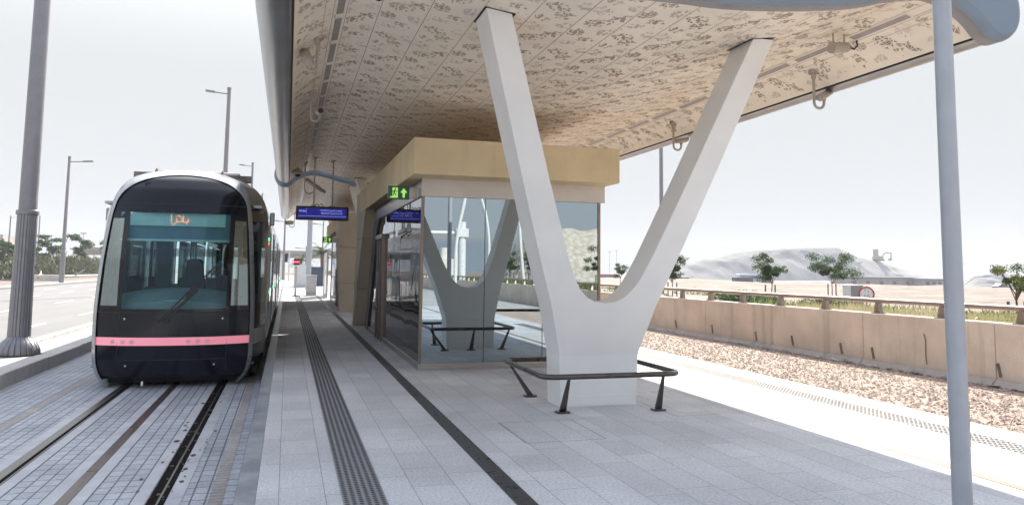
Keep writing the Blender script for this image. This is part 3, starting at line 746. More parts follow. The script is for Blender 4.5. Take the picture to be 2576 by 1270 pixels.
    q = MB(); pr(q, [(5.31, 2.325), (6.42, 2.325), (6.42, 2.71), (5.31, 2.71)], 2.024, 2.036); q.build('transom_pane', 'glassl', root)
    q = MB()
    for i in range(9): a = 3.9+i*.19; pr(q, [(a, 2.26), (a+.05, 2.26), (a+.05, 2.32), (a, 2.32)], 2.0205, 2.0215)
    q.build('safety_dots', 'black', root, smooth=False)
    # inside
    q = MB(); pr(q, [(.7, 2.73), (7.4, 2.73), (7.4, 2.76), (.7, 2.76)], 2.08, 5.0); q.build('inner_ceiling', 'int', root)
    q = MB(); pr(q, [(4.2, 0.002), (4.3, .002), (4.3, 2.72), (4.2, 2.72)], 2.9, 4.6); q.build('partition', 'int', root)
    q = MB(); pr(q, [(1.6, .44), (3.8, .44), (3.8, .48), (1.6, .48)], 4.4, 4.8); pr(q, [(1.8, .002), (1.85, .002), (1.85, .44), (1.8, .44)], 4.5, 4.7); pr(q, [(3.5, .002), (3.55, .002), (3.55, .44), (3.5, .44)], 4.5, 4.7); q.build('bench', 'steel', root)
    return root
shelter(lambda t: 11.28+t, 'near glazed shelter with sand-coloured roof beam and bronze sliding door', False)
shelter(lambda t: 38.0-t, 'far shelter turned round, its tapered concrete end leg facing the camera', True)
#==PART3==
# ================================================================== TRAM
TXC = -1.685
def rk_(z): return float(np.interp(z, [-.4, -.2, .1, .4, .9, 1.6, 2.4, 2.8, 3.0, 3.12, 3.2, 3.3], [13.12, 13.02, 12.93, 12.90, 12.90, 12.95, 13.13, 13.34, 13.55, 13.78, 14.0, 14.3]))
OUTL = catmull([(.98, -.30), (1.10, -.16), (1.165, .02), (1.185, .3), (1.19, .84), (1.165, 1.36), (1.125, 1.95), (1.075, 2.45), (1.01, 2.75), (.90, 2.96), (.72, 3.09), (.45, 3.18), (.2, 3.215), (0, 3.22)], 4)
oz = [p[1] for p in OUTL]; ow = [p[0] for p in OUTL]
def hwo(z): return float(np.interp(z, oz, ow))
INN = [(max(0, p[0]-.062) if p[1] < 2.7 else max(0, p[0]-.062-.05*(p[1]-2.7)/.5*0), p[1]-(.0 if p[1] < 2.6 else .125*min(1, (p[1]-2.6)/.35))) for p in OUTL]
iz = [p[1] for p in INN]; iw = [p[0] for p in INN]
def hwi(z): return float(np.interp(z, iz, iw))
ZT = INN[-1][1]
def bul(s): return .31*abs(s)**2.4
def FS(x, z, out=0):
    """point on the front surface at lateral offset x"""
    s = min(1.1, abs(x)/1.15); return (TXC+x, rk_(z)+bul(s)-out, z)
def split_sides(b):
    out = []
    for s in (-1, 1):
        c = MB(); fs = [f for f in b.f if (b.v[f[0]][0]-TXC)*s > 0]; used = sorted({k for f in fs for k in f}); mp = {k: n for n, k in enumerate(used)}
        c.v = [b.v[k] for k in used]; c.f = [tuple(mp[k] for k in f) for f in fs]; c.m = [0]*len(fs); out.append(c)
    return out
tram = thing('tram', (TXC, 25, -.33), 'black low-floor tram with pink band and silver frame waiting at the platform', 'tram')
zr = sorted(set([-.14, -.08, 0, .06, .115, .122, .2, .27, .342, .466, .55, .65, .75, .845, .852, .9, .95, 1.0, 2.2, 2.25, 2.32, 2.38, 2.425, 2.5, 2.565, 2.572, 2.65, 2.72, 2.8, 2.86, 2.92, 2.97, 3.01, 3.05, 3.08, 3.1, 3.12]+list(np.linspace(1.0, 2.2, 13))+[round(ZT-.003, 4)]))
ub = sorted(set([round(v, 4) for v in list(np.linspace(-.76, .76, 27))+[-.80, -.72, .72, .80, -.83, .83]]))
NO = 7
def xrow(z):
    h = hwi(z)
    if z < 2.58: return [-(.83+(h-.83)*(k/NO)) for k in range(NO, 0, -1)]+ub+[.83+(h-.83)*(k/NO) for k in range(1, NO+1)]
    m = xrow(2.57); return [v*h/hwi(2.57) for v in m]
rows = [[FS(x, z) for x in xrow(z)] for z in zr]
nco = len(rows[0]); ctr = NO+len(ub)//2
def cellreg(i, j):
    z = (zr[i]+zr[i+1])/2; xm = [(a+b)/2 for a, b in zip(xrow(zr[i])[:-1], xrow(zr[i])[1:])][j]; h = hwi(z); ax = abs(xm)
    if .9 < z < 2.425 and ax < .76:
        cxr, czr = max(0, ax-.70), max(0, abs(z-1.66)-.70)
        if math.hypot(cxr/.06, czr/.06) <= 1.05: return 'g'
    if .95 < z < 2.32 and ax > .83 and ax < h-.035+0*z:
        if ax > .83 and (ax-.83) > (z-1.0)*.0: return 'q'
    if .342 < z < .466: return 'p'
    if z > 2.572: return 't'
    if z < .115: return 's'
    if z < .85: return 'l'
    return 'b'
reg = {}
for i in range(len(zr)-1):
    for j in range(nco-1): reg[(i, j)] = cellreg(i, j)
def part(key, name, m, out=0., parent=tram, xsel=None):
    b = MB()
    P = rows if not out else [[FS(x, z, out) for x in xrow(z)] for z in zr]
    b.grid(P, lambda i, j: 0 if reg[(i, j)] == key and (xsel is None or xsel(j)) else None)
    bm = b; used = sorted({k for f in b.f for k in f}); mp = {k: n for n, k in enumerate(used)}
    b.v = [b.v[k] for k in used]; b.f = [tuple(mp[k] for k in f) for f in b.f]
    return b.build(name, m, parent, angle=50)
front = part('b', 'front_mask', 'tblack')
part('t', 'brow_panel', 'tblack'); lp = part('l', 'lower_panel', 'tblack2'); part('s', 'bumper_panel', 'tblack2')
pk = part('p', 'pink_band', 'pink', .004)
part('g', 'windscreen', 'wind')
part('q', 'corner_window', 'qglass', xsel=lambda j: j < ctr); part('q', 'corner_window', 'qglass', xsel=lambda j: j >= ctr)
for x in (-.86, -.71, -.575, .235, .375, .51):
    q = MB(); p = FS(x-.0, .407, .006); q.lathe((0, 0, 0), [(.034, 0), (.034, .006), (.026, .009), (.020, .010)], 16)
    q.v = [(p[0]+a, p[1]-c, p[2]+b_) for a, b_, c in q.v]; q.build('lamp_lens', 'pinkl', pk)
# panel seams
def seamline(pts, wd=.006, m='black'):
    b = MB()
    for a, c in zip(pts[:-1], pts[1:]): b.bar(FS(*a, .002), FS(*c, .002), wd, .003, upv=(0, 1, 0))
    b.build('panel_seam', 'black', tram)
for s in (-1, 1): seamline([(s*.79, z) for z in (-.1, .1, .34, .6, .85)], .012)
seamline([(x, .85) for x in np.linspace(-hwi(.85), hwi(.85), 15)], .014)
seamline([(x, .118) for x in np.linspace(-.79, .79, 11)], .012)
seamline([(x, 2.57) for x in np.linspace(-hwi(2.57), hwi(2.57), 15)], .012)
seamline([(x, .339) for x in np.linspace(-1.1, 1.1, 15)], .006); seamline([(x, .469) for x in np.linspace(-1.1, 1.1, 15)], .006)
seamline([(-.30, .85), (-.21, .48)], .008); seamline([(.16, .85), (.03, .48)], .008)
for x, z in ((-.70, .75), (.72, .75), (-.66, .03), (.62, .03)):
    q = MB(); p = FS(x, z, .004); q.tube([p, (p[0], p[1]-.006, p[2])], .014, 10); q.build('screw', 'screw', tram)
# hoop (silver frame): inner ring -> outer ring -> back
def ring(pts, yf): return [(TXC-a, yf(a, z), z) for a, z in pts]+[(TXC+a, yf(a, z), z) for a, z in pts[::-1][1:]]
yi = lambda a, z: rk_(z)+bul(a/1.15)
RI = ring(INN, lambda a, z: yi(a, z)-.004); RI2 = ring(INN, lambda a, z: yi(a, z)-.028)
RO = ring(OUTL, lambda a, z: yi(a, z)+.0); RO1 = ring(OUTL, lambda a, z: yi(a, z)+.07)
h = MB(); h.grid([RI, RI2, RO, RO1]); h.build('silver_frame', 'tsilver', tram, angle=50)
BODY = catmull([(1.20, -.26), (1.29, -.12), (1.325, .05), (1.33, .3), (1.33, .84), (1.33, 1.4), (1.33, 2.0), (1.315, 2.42), (1.25, 2.72), (1.12, 2.93), (.92, 3.08), (.6, 3.17), (.28, 3.215), (0, 3.22)], 4)
MID = [((a*.45+b[0]*.55), (c*.5+b[1]*.5)) for (a, c), b in zip(OUTL, BODY)]
RM = ring(MID, lambda a, z: (rk_(z)+.31)*.5+14.35*.5 if z < 2.6 else (rk_(z)+.31)*.45+14.4*.55)
RB = ring(BODY, lambda a, z: 14.55)
nb = len(RO1)
def bodymat(r, yi_):
    # returns cell classifier for a strip of body between two rings
    def f(i, j):
        jj = min(j, nb-2-j); z = (BODY[jj][1]+BODY[min(jj+1, len(BODY)-1)][1])/2
        return z
    return f
def strip(name, r0, r1, sel, m, parent=tram, out=0.):
    b = MB(); n = len(r0)
    A = [r0, r1]
    if out: A = [[(x+(-out if x < TXC else out), y, z) for x, y, z in r] for r in A]
    b.grid(A, lambda i, j: 0 if sel((BODY[min(j, n-1-j)][1]+BODY[min(j+1, n-2-j) if j+1 < len(BODY) else min(j, n-2-j)][1])/2, j < (n-1)//2) else None)
    if not b.f: return None
    return b.build(name, m, parent, angle=50)
zmid = lambda j, n: (BODY[min(j, n-1-j)][1]+BODY[min(j+1, n-1-(j+1))][1])/2
def strip(name, r0, r1, sel, m, parent=tram, out=0.):
    b = MB(); n = len(r0); A = [r0, r1]
    if out: A = [[(x+(-out if x < TXC else out), y, z) for x, y, z in r] for r in A]
    b.grid(A, lambda i, j: 0 if sel(zmid(j, n), j < (n-1)//2) else None)
    return b.build(name, m, parent, angle=50) if b.f else None
lerp = lambda A, B, t: [tuple(a*(1-t)+b*t for a, b in zip(p, q)) for p, q in zip(A, B)]
b = MB(); n = nb
rr = [RO1, lerp(RO1, RM, .5), RM, lerp(RM, RB, .5), RB]
b.grid(rr, lambda i, j: (1 if zmid(j, n) > 2.57 else 0) if not (1.0 < zmid(j, n) < 2.3 and i in (1, 2)) else None)
b.build('nose_side', ['tblack', 'tgrey'], tram, angle=50)
b = MB(); b.grid(rr, lambda i, j: 0 if (1.0 < zmid(j, n) < 2.3 and i in (1, 2)) else None); [b_.build('cab_side_window', 'sglass', tram) for b_ in split_sides(b)]
b = MB(); r_ = [[(x+(.003 if x > TXC else -.003), y, z) for x, y, z in q] for q in rr]
b.grid(r_, lambda i, j: 0 if (.30 < zmid(j, n) < .52) else None); [b_.build('side_stripe', 'tstripe', tram) for b_ in split_sides(b)]
q = MB(); q.grid([[(x, y-.0, z+.002) for x, y, z in RO1 if z > 2.6], [(x, y, z+.003) for x, y, z in RB if z > 2.6]]) if False else None
# roof skin over the nose, lighter
TE = 40.2
secs = [(14.55, 15.0, 0), (15.0, 16.3, 'd'), (16.3, 16.6, 0), (16.6, 18.8, 'w'), (18.8, 19.1, 0), (19.1, 20.4, 'd'), (20.4, 20.7, 0), (20.7, 22.9, 'w'), (22.9, 23.1, 0), (23.1, 23.7, 'b'), (23.7, 23.9, 0),
        (23.9, 26.2, 'w'), (26.2, 26.4, 0), (26.4, 27.7, 'd'), (27.7, 28, 0), (28, 30.6, 'w'), (30.6, 30.8, 0), (30.8, 31.4, 'b'), (31.4, 31.6, 0), (31.6, 33.6, 'w'), (33.6, 33.9, 0), (33.9, 35.2, 'd'), (35.2, 35.4, 0), (35.4, 37.6, 'w'), (37.6, 38.6, 0)]
bodyM = MB(); 
for y0, y1, k in secs:
    A = [(x, y0, z) for x, _, z in RB]; B = [(x, y1, z) for x, _, z in RB]
    if k == 'b':
        A = [(TXC+(x-TXC)*.95, y, z*.985) for x, y, z in A]; B = [(TXC+(x-TXC)*.95, y, z*.985) for x, y, z in B]
    lo, hi = (.25, 2.32) if k == 'd' else (.95, 2.3)
    bodyM.grid([A, B], lambda i, j: (None if (k in ('w', 'd') and lo < zmid(j, n) < hi) else (1 if zmid(j, n) > 2.57 else 0)))
bodyM.build('body', ['tblack', 'troof'], tram, angle=50)
q = MB(); A = [(x, 38.6, z) for x, _, z in RB]; B = [(TXC+(x-TXC)*.86, TE, z*.95) for x, _, z in RB]; C = [(TXC+max(-.9, min(.9, x-TXC)), TE+.002, max(.95, min(2.5, z))) for x, _, z in RB]
q.grid([A, B, C], close=True); q.build('rear_end', 'tblack', tram)
q = MB(); q.box(TXC-.9, TXC+.9, TE-.01, TE, .95, 2.5); q.build('rear_window', 'sglass', tram)
for y0, y1, k in secs:
    if k in ('w', 'd'):
        for s in (-1, 1):
            lo, hi = (.25, 2.32) if k == 'd' else (.93, 2.3)
            q = MB(); X = TXC+s*1.330
            if k == 'w':
                q.box(X-.008, X+.008, y0+.002, y1-.002, lo, hi); q.build('side_window', 'sglass', tram)
            else:
                q.box(X-.01, X+.022, y0, y0+.07, lo, hi+.03); q.box(X-.01, X+.022, y1-.07, y1, lo, hi+.03); q.box(X-.01, X+.022, y0+.072, y1-.072, hi-.07, hi+.03)
                ym = (y0+y1)/2; q.box(X-.01, X+.022, ym-.045, ym-.005, lo, hi-.072); q.box(X-.01, X+.022, ym+.005, ym+.045, lo, hi-.072)
                q.box(X-.01, X+.022, y0+.072, ym-.047, lo, lo+.12); q.box(X-.01, X+.022, ym+.047, y1-.072, lo, lo+.12)
                d = q.build('door', 'tsilver', tram, bevel=.004)
                g_ = MB(); g_.box(X-.004, X+.010, y0+.072, ym-.046, lo+.122, hi-.072); g_.box(X-.004, X+.010, ym+.046, y1-.072, lo+.122, hi-.072); g_.build('door_glass', 'sglass', d)
                g_ = MB(); g_.box(X+.012*s-.006, X+.012*s+.016*s, ym-.02, ym+.02, 1.05, 1.12); g_.build('door_button', 'green', d)
# roof equipment and rain strips
for (y0, y1, x0, x1) in ((15.3, 18.6, -.75, .75), (20, 22.4, -.8, .8), (25, 29.5, -.85, .85), (33, 36.5, -.8, .8)):
    q = MB(); q.box(TXC+x0, TXC+x1, y0, y1, 3.16, 3.36); q.build('roof_box', 'troof', tram, bevel=.05)
for x, hx in ((-.58, .10), (.50, .10)):
    q = MB(); q.prism([(-.05, 0), (.05, 0), (.012, .13), (-.006, .13)], lambda a, b: (TXC+x+a, 14.36, 3.14+b), lambda a, b: (TXC+x+a*.6, 14.62, 3.18+b*.9)); q.build('roof_fin', 'bronzepaint', tram)
for x0, x1 in ((-.98, -.58), (.55, .98)):
    q = MB(); q.box(TXC+x0, TXC+x1, 14.6, 14.8, 3.11, 3.225); q.build('roof_vent', 'dirt', tram)
for s in (-1, 1):
    q = MB(); X = TXC+s*1.335; q.box(min(X, X+s*.085), max(X, X+s*.085), 14.75, 14.87, 2.34, 2.58); q.build('camera_pod', 'tsilver', tram, bevel=.02)
q = MB(); 
for z, m in ((2.06, 'green'), (1.98, 'led')):
    q = MB(); q.box(TXC+1.33, TXC+1.342, 14.85, 14.92, z, z+.05); q.build('indicator_lamp', m, tram)
q = MB(); q.box(TXC-1.0, TXC+1.0, 13.6, 38, -.30, -.22); q.box(TXC-1.24, TXC+1.24, 14.0, 38, -.24, .02); q.build('underframe', 'black', tram)
# under-nose valance
q = MB(); A = [(x, y+.02, z) for x, y, z in [FS(v, -.14) for v in np.linspace(-hwi(-.14), hwi(-.14), 25)]]; B = [(TXC+v*.86, rk_(-.2)+bul(v/1.15)+.22, -.265) for v in np.linspace(-hwi(-.14), hwi(-.14), 25)]
q.grid([A, B]); q.build('valance', 'black', tram)
q = MB(); q.tube([(TXC-.4, 13.0, -.21), (TXC-.4, 12.98, -.27)], .018, 8); q.build('hook', 'screw', tram)
# wheels / bogies
for y in (16.0, 17.9, 26, 28, 35.5, 37.4):
    for s in (-1, 1):
        q = MB(); X = TXC+s*.71; q.tube([(X-.06, y, -.03), (X+.06, y, -.03)], .29, 24); q.build('wheel', 'dirt', tram)
# wiper
wp = MB(); a, c = FS(-.20, .72, .03), FS(.66, 1.66, .05); wp.bar(a, c, .022, .02, upv=(0, 1, 0)); a2, c2 = FS(-.15, .72, .035), FS(.68, 1.58, .055)
wp.bar(a2, c2, .014, .02, upv=(0, 1, 0)); m0, m1 = FS(.02, .93, .03), FS(.66, 1.62, .03); wb_ = FS(.28, 1.22, .06)
wp.bar(FS(-.12, .70, .02), FS(.34, 1.20, .05), .035, .03, upv=(0, 1, 0))
wp.tube([FS(-.20, .72, .0), FS(-.20, .72, .045)], .03, 10); wp.tube([FS(-.08, .71, .0), FS(-.08, .71, .045)], .025, 10); wp.bar(FS(.20, 1.05, .03), FS(.30, 1.28, .05), .07, .03, upv=(0, 1, 0))
wp.build('wiper', 'rubber', tram)
# cab interior
q = MB(); q.box(TXC-1.2, TXC+1.2, 13.35, 38.5, -.02, .0); q.build('saloon_floor', 'tint', tram)
q = MB(); rowsd = []
for y, z0 in ((13.12, 1.02), (13.3, 1.16), (13.55, 1.22), (13.8, 1.14)): rowsd.append([(TXC+x, y+.18*abs(x)**2, z0-.13*abs(x)**2) for x in np.linspace(-.95, .95, 15)])
rowsd = [[(p[0], p[1], .45) for p in rowsd[0]]]+rowsd+[[(p[0], p[1], .5) for p in rowsd[-1]]]
q.grid(rowsd); q.build('dashboard', 'dash', tram)
q = MB(); q.box(TXC-.16, TXC+.22, 13.11, 13.12, 1.015, 1.03); q.build('dash_strip', 'silverbar', tram)
st_ = MB(); st_.prism([(-.16, 1.45), (-.21, 1.15), (-.33, .95), (-.33, .6), (.33, .6), (.33, .95), (.21, 1.15), (.16, 1.45), (.13, 1.66), (.09, 1.70), (-.09, 1.70), (-.13, 1.66)], lambda a, b: (TXC+.13+a, 14.15+(b-1)*.1, b), lambda a, b: (TXC+.13+a, 14.27+(b-1)*.1, b))
st_.build('driver_seat', 'seat', tram, bevel=.03)
q = MB(); q.box(TXC-.88, TXC+.78, 13.28, 13.30, 2.0, 2.42); q.build('sun_blind', 'blind', tram)
q = MB(); q.box(TXC-.88, TXC+.78, 13.25, 13.27, 1.965, 2.0); q.build('blind_bar', 'silverbar', tram)
bd_ = MB(); bd_.box(TXC-.74, TXC+.68, 13.235, 13.25, 2.21, 2.42); bdo = bd_.build('destination_board', 'board', tram)
LED = [(1, y) for y in range(12)]+[(2, 13), (2, 14), (3, 15), (4, 16), (5, 16), (6, 15), (7, 14), (8, 13), (9, 12), (9, 11), (10, 10), (9, 9), (9, 8), (9, 7), (8, 2), (9, 2), (9, 6),
      (11, 1), (12, 1), (13, 1), (13, 2), (14, 2), (15, 3), (16, 4), (16, 5), (17, 6), (18, 7)]+[(19, y) for y in range(1, 11)]+[(x, 11) for x in range(10, 28)]+[(18, 8), (18, 9), (17, 10), (26, 10), (27, 6), (27, 7), (27, 8), (27, 9), (27, 10), (24, 13), (25, 13), (24, 14), (25, 14)]
lq = MB()
for cx_, cy_ in LED:
    x = TXC-.155+cx_*.0098; z = 2.395-cy_*.0098; lq.box(x, x+.0082, 13.229, 13.2345, z-.0082, z)
lq.build('led_text', 'led', bdo)
q = MB(); q.box(TXC-1.24, TXC-1.08, 15.1, 15.16, .0, 2.5); q.box(TXC-.60, TXC-.36, 15.1, 15.16, .0, 2.5); q.box(TXC-1.075, TXC-.605, 15.1, 15.16, .0, .95); q.box(TXC+.86, TXC+1.2, 15.1, 15.16, 0, 2.5); q.box(TXC-.355, TXC+.855, 15.1, 15.16, 2.15, 2.55); q.box(TXC-.355, TXC+.855, 15.1, 15.16, 0, .9); q.build('cab_bulkhead', 'tint', tram)
q = MB(); q.box(TXC-1.22, TXC+1.22, 13.7, 38.5, 2.58, 2.62); q.build('saloon_ceiling', 'saloon', tram)
q = MB()
for y in np.arange(16.9, 37, 2.6):
    for s in (-1, 1):
        q.box(TXC+s*.85-.22, TXC+s*.85+.22, y, y+.1, .45, 1.15); q.box(TXC+s*.85-.22, TXC+s*.85+.22, y-.4, y, .42, .5)
q.build('saloon_seats', 'dash', tram)
for x in (-.95, .93):
    q = MB(); q.bar((TXC+x, 13.45, .85), (TXC+x*.96, 13.62, 2.5), .06, .08); q.build('cab_pillar', 'tint', tram)

# ================================================================== DISPLAY, EXIT SIGNS
DY = 20.55
ds = thing('information_display', (.83, DY, 2.8), 'hanging departure display with bright blue screen on two ceiling rods', 'display')
q = MB(); q.box(.152, 1.512, DY, DY+.14, 2.81, 3.18); q.build('housing', 'bezel', ds, bevel=.025)
q = MB(); q.box(.215, 1.452, DY-.011, DY-.003, 2.865, 3.125); scn = q.build('screen', 'screen', ds)
tx = MB(); E1 = ((1, 0, 0), (0, 0, 1)); ty = DY-.0125
text_mb('09:36', .075, (.24, ty, 3.02), *E1, mb=tx)
text_mb('11min24 '+arabic('الوطنية الجنوبية'), .058, (.77, ty, 3.055), *E1, mb=tx); text_mb('08min24 '+arabic('المدينة الدولية'), .058, (.80, ty, 2.98), *E1, mb=tx)
tx.box(.215, 1.452, ty-.0005, ty, 2.914, 2.920); tx.box(.42, .424, ty-.0005, ty, 2.965, 3.125); tx.build('screen_text', 'screentext', scn, smooth=False)
for x in (.60, 1.08):
    q = MB(); q.tube([(x, DY+.08, 3.17), (x, DY+.08, zc(x))], .022, 10); q.box(x-.07, x+.07, DY+.03, DY+.13, 3.182, 3.21); q.tube([(x, DY+.08, zc(x)-.03), (x, DY+.08, zc(x))], .06, 12); q.build('hanger_rod', 'cream', ds)
q = MB(); q.tube([(.63, DY+.08, 3.21), (.68, DY+.08, 3.25), (.74, DY+.08, 3.20), (.79, DY+.08, 3.25), (.85, DY+.08, 3.20)], .013, 6); q.build('cable', 'rubber', ds)
def exit_sign(x0, y, z, label):
    W, H = .345, .215
    root = thing('exit_sign', (x0, y, z), label, 'sign', 'green emergency exit signs on the shelters')
    q = MB(); q.box(x0, x0+W, y, y+.03, z, z+H); bo = q.build('panel', 'sgreen', root, bevel=.004)
    q = MB(); q.box(x0+W+.002, 1.99 if y < 20 else 1.76, y+.005, y+.025, z+.01, z+H-.01); q.build('bracket_panel', 'steel', root)
    P = lambda a, b: (x0+a*W, y-.002, z+b*H)
    q = MB(); q.add([P(.10, .12), P(.46, .12), P(.46, .88), P(.20, .88), P(.20, .30), P(.10, .22)], [(0, 1, 2, 3, 4, 5)])
    q.add([P(.735, .86), P(.90, .52), P(.80, .52), P(.78, .14), P(.69, .14), P(.67, .52), P(.57, .52)], [(0, 1, 2, 3, 4, 5, 6)]); q.build('lime_symbols', 'slime', bo, smooth=False)
    P2 = lambda a, b: (x0+a*W, y-.0035, z+b*H)
    man = MB(); c = P2(.335, .77); man.add([(c[0]+.013*math.cos(t), c[1], c[2]+.013*math.sin(t)) for t in np.linspace(0, 6.28, 13)[:-1]], [tuple(range(12))])
    def limb(a, b, w):
        a, b = Vector(P2(*a)), Vector(P2(*b)); d = (b-a).normalized(); s = Vector((-d.z, 0, d.x))*w/2; man.add([a-s, b-s, b+s, a+s], [(0, 1, 2, 3)])
    for a, b_, w_ in (((.32, .70), (.27, .46), .022), ((.32, .67), (.40, .58), .011), ((.40, .58), (.45, .63), .010), ((.30, .66), (.21, .60), .011), ((.21, .60), (.20, .50), .010), ((.27, .47), (.37, .40), .014), ((.37, .40), (.36, .24), .013), ((.27, .46), (.24, .30), .014), ((.24, .30), (.12, .22), .012)):
        limb(a, b_, w_)
    man.build('running_man', 'sdark', bo, smooth=False)
exit_sign(1.51, 12.2, 2.685, 'lit green running man exit sign on the near shelter header')
exit_sign(1.16, 27.9, 2.45, 'smaller distant exit sign on the end leg of the far shelter')

# ================================================================== CCTV ON HOOKS
def cctv(x, y, drop, hx, aim, label, r=.045, L=.30, face=False, hy=0):
    z = zc(x); root = thing('security_camera', (x, y, z), label, 'camera', 'security cameras hung from the canopy')
    q = MB(); q.tube([(x, y, z+.01), (x, y, z-.02)], .07, 14); q.tube([(x, y, z-.02), (x, y, z-.09)], .033, 12)
    for a in range(4): q.box(x+.05*math.cos(a*1.57+.7)-.008, x+.05*math.cos(a*1.57+.7)+.008, y+.05*math.sin(a*1.57+.7)-.008, y+.05*math.sin(a*1.57+.7)+.008, z-.035, z-.018)
    q.build('ceiling_flange', 'cream', root)
    zb = z-drop; R_ = abs(hx)/2; pts = [(x, y, z-.05), (x, y, zb+R_)]+[(x+hx/2-hx/2*math.cos(t), y+hy*t/3.14, zb+R_-R_*math.sin(t)) for t in np.linspace(.2, math.pi, 9)]+[(x+hx, y+hy, zb+R_+.04)]
    q = MB(); q.tube(pts, .019, 10); q.build('hook_tube', 'cream', root)
    c = Vector((x+hx, y+hy, zb+R_+.10)); d = Vector(aim).normalized()
    q = MB(); q.tube([c-Vector((0, 0, .07)), c-Vector((0, 0, .03))], .028, 10); q.build('pivot', 'cream', root)
    q = MB(); q.tube([c-d*L*.5, c-d*L*.48, c+d*L*.45], [r*.8, r, r], 20); q.build('camera_body', 'cream', root, bevel=.004)
    q = MB(); q.tube([c+d*L*.45, c+d*L*.455], r*.78, 18); q.build('lens', 'black', root)
    s = d.cross(Vector((0, 0, 1))).normalized(); u = s.cross(d); q = MB()
    rows_ = []
    for e_ in (-.52, .62):
        rows_.append([c+d*L*e_+s*(r*1.22*math.cos(t))+u*(r*1.22*math.sin(t)) for t in np.linspace(-.35, math.pi+.35, 15)])
    q.grid(rows_); o = q.build('sun_hood', 'cream', root); md = o.modifiers.new('s', 'SOLIDIFY'); md.thickness = .006
    return root
cctv(.25, 9.3, .43, -.12, (-.15, .55, .5), 'security camera on the left canopy edge nearest us, seen from behind', r=.052, L=.24)
cctv(.27, 12.3, .48, .13, (.1, -1, -.10), 'second hooked camera along the left edge, its round lens facing us', r=.055, L=.26)
cctv(6.82, 8.58, .50, .16, (.75, .4, .35), 'long hooked camera below the right canopy edge, pointing up and away')
cctv(6.81, 12.5, .50, .16, (.95, -.35, .12), 'hooked camera beside the right arm of the nearest V column', r=.04, L=.22)
cctv(.25, 40.8, .75, -.25, (-1, -.6, -.1), 'small hooked camera at the far left end of the far canopy', r=.10, L=.35)
cctv(.36, 21.2, .85, .26, (.8, -.5, -.6), 'long dark camera hanging low behind the dome camera', r=.05, L=.6)
def dome(x, y, drop, label, r=.085):
    z = zc(x); root = thing('dome_camera', (x, y, z), label, 'camera', 'white dome cameras under the canopy')
    q = MB(); q.tube([(x, y, z+.01), (x, y, z-drop)], .03, 10); q.build('stem', 'cream', root)
    q = MB(); q.lathe((x, y, z-drop), [(r*.5, .02), (r*.9, 0), (r*1.1, -.04), (r*1.15, -.10), (r*.95, -.13)], 20); q.build('shell', 'cream', root)
    q = MB(); q.lathe((x, y, z-drop), [(r*.8, -.13), (r*.75, -.16), (r*.5, -.19), (.005, -.205)], 20); q.build('dome_glass', 'bezel', root)
dome(.17, 21.7, .05, 'dome camera hanging left of the blue departure display', .13)
dome(.79, 7.55, .0, 'dome camera cut off by the top edge of the photo', .07)
# floodlight / projector with black cable
pr_ = thing('ceiling_projector', (6.34, 7.5, 4.48), 'white drum spotlight with curled black cable near the right light strip', 'light')
q = MB(); x, y = 6.34, 7.49; z = zc(x); q.tube([(x-.09, y, z), (x-.09, y, z-.16)], .012, 8); q.tube([(x+.07, y, z), (x+.07, y, z-.13)], .012, 8); q.build('bracket', 'cream', pr_)
q = MB(); q.tube([(x-.14, y-.02, z-.20), (x+.12, y+.02, z-.155)], [.066, .062], 20); q.build('drum', 'cream', pr_, bevel=.004)
q = MB(); q.tube([(x+.12, y+.02, z-.155), (x+.17, y+.02, z-.15)], .03, 12); q.build('gland', 'steeld', pr_)
q = MB(); q.tube([(x+.16, y+.02, z-.15), (x+.23, y+.02, z-.17), (x+.28, y+.02, z-.12), (x+.27, y+.02, z-.06), (x+.24, y+.02, z+.0)], .011, 8); q.build('cable', 'rubber', pr_)
sp = thing('smoke_detector', (5.75, 7.45, 4.4), 'flat round white disc set in the soffit above the right V arm', 'detector')
q = MB(); q.lathe((5.75, 7.45, zc(5.75)-.005), [(.085, .0), (.08, -.01), (.05, -.018)], 24); q.build('disc', 'cream', sp)

# ================================================================== POLES AND LAMPS
rp = thing('grey_pole', (4.13, 3.9, 0), 'tall slim blue-grey pole close to the camera on the right', 'pole')
q = MB(); q.tube([(4.13, 3.9, 0), (4.13, 3.9, 6.5)], [.0585, .054], 32); q.build('shaft', 'pole', rp)
q = MB(); q.box(4.180, 4.186, 3.87, 3.935, .50, .78); q.build('access_plate', 'steeld', rp)
q = MB(); q.tube([(4.13, 3.9, 0), (4.13, 3.9, .02)], .13, 20); q.build('base_flange', 'pole', rp)
nl = thing('street_lamp', (-4.76, 16.3, -.1), 'large near lamp post with fluted lower shaft and bell-shaped foot', 'street lamp')
x, y = -4.76, 16.3
def fluted(b, x, y, prof, n, depth):
    seg = n*6; rows_ = []
    for r, z in prof:
        rows_.append([(x+(r*(1-depth*(k % 6 == 0)))*math.cos(2*math.pi*k/seg), y+(r*(1-depth*(k % 6 == 0)))*math.sin(2*math.pi*k/seg), z) for k in range(seg)])
    b.grid(rows_, 0, close=True)
q = MB(); fluted(q, x, y, [(.36, -.10), (.365, -.04), (.33, .06), (.27, .14), (.205, .20), (.19, .235)], 22, .045); q.build('bell_foot', 'poled', nl, angle=25)
q = MB(); fluted(q, x, y, [(.192, .24), (.180, 1.2), (.168, 2.50)], 20, .06); q.build('fluted_shaft', 'poled', nl, angle=25)
q = MB(); q.tube([(x, y, 2.50), (x, y, 2.585)], .192, 32); q.build('collar', 'poled', nl, bevel=.01)
q = MB(); q.tube([(x, y, 2.58), (x, y, 9), (x, y, 14.9)], [.155, .13, .10], 28); q.build('upper_shaft', 'poled', nl)
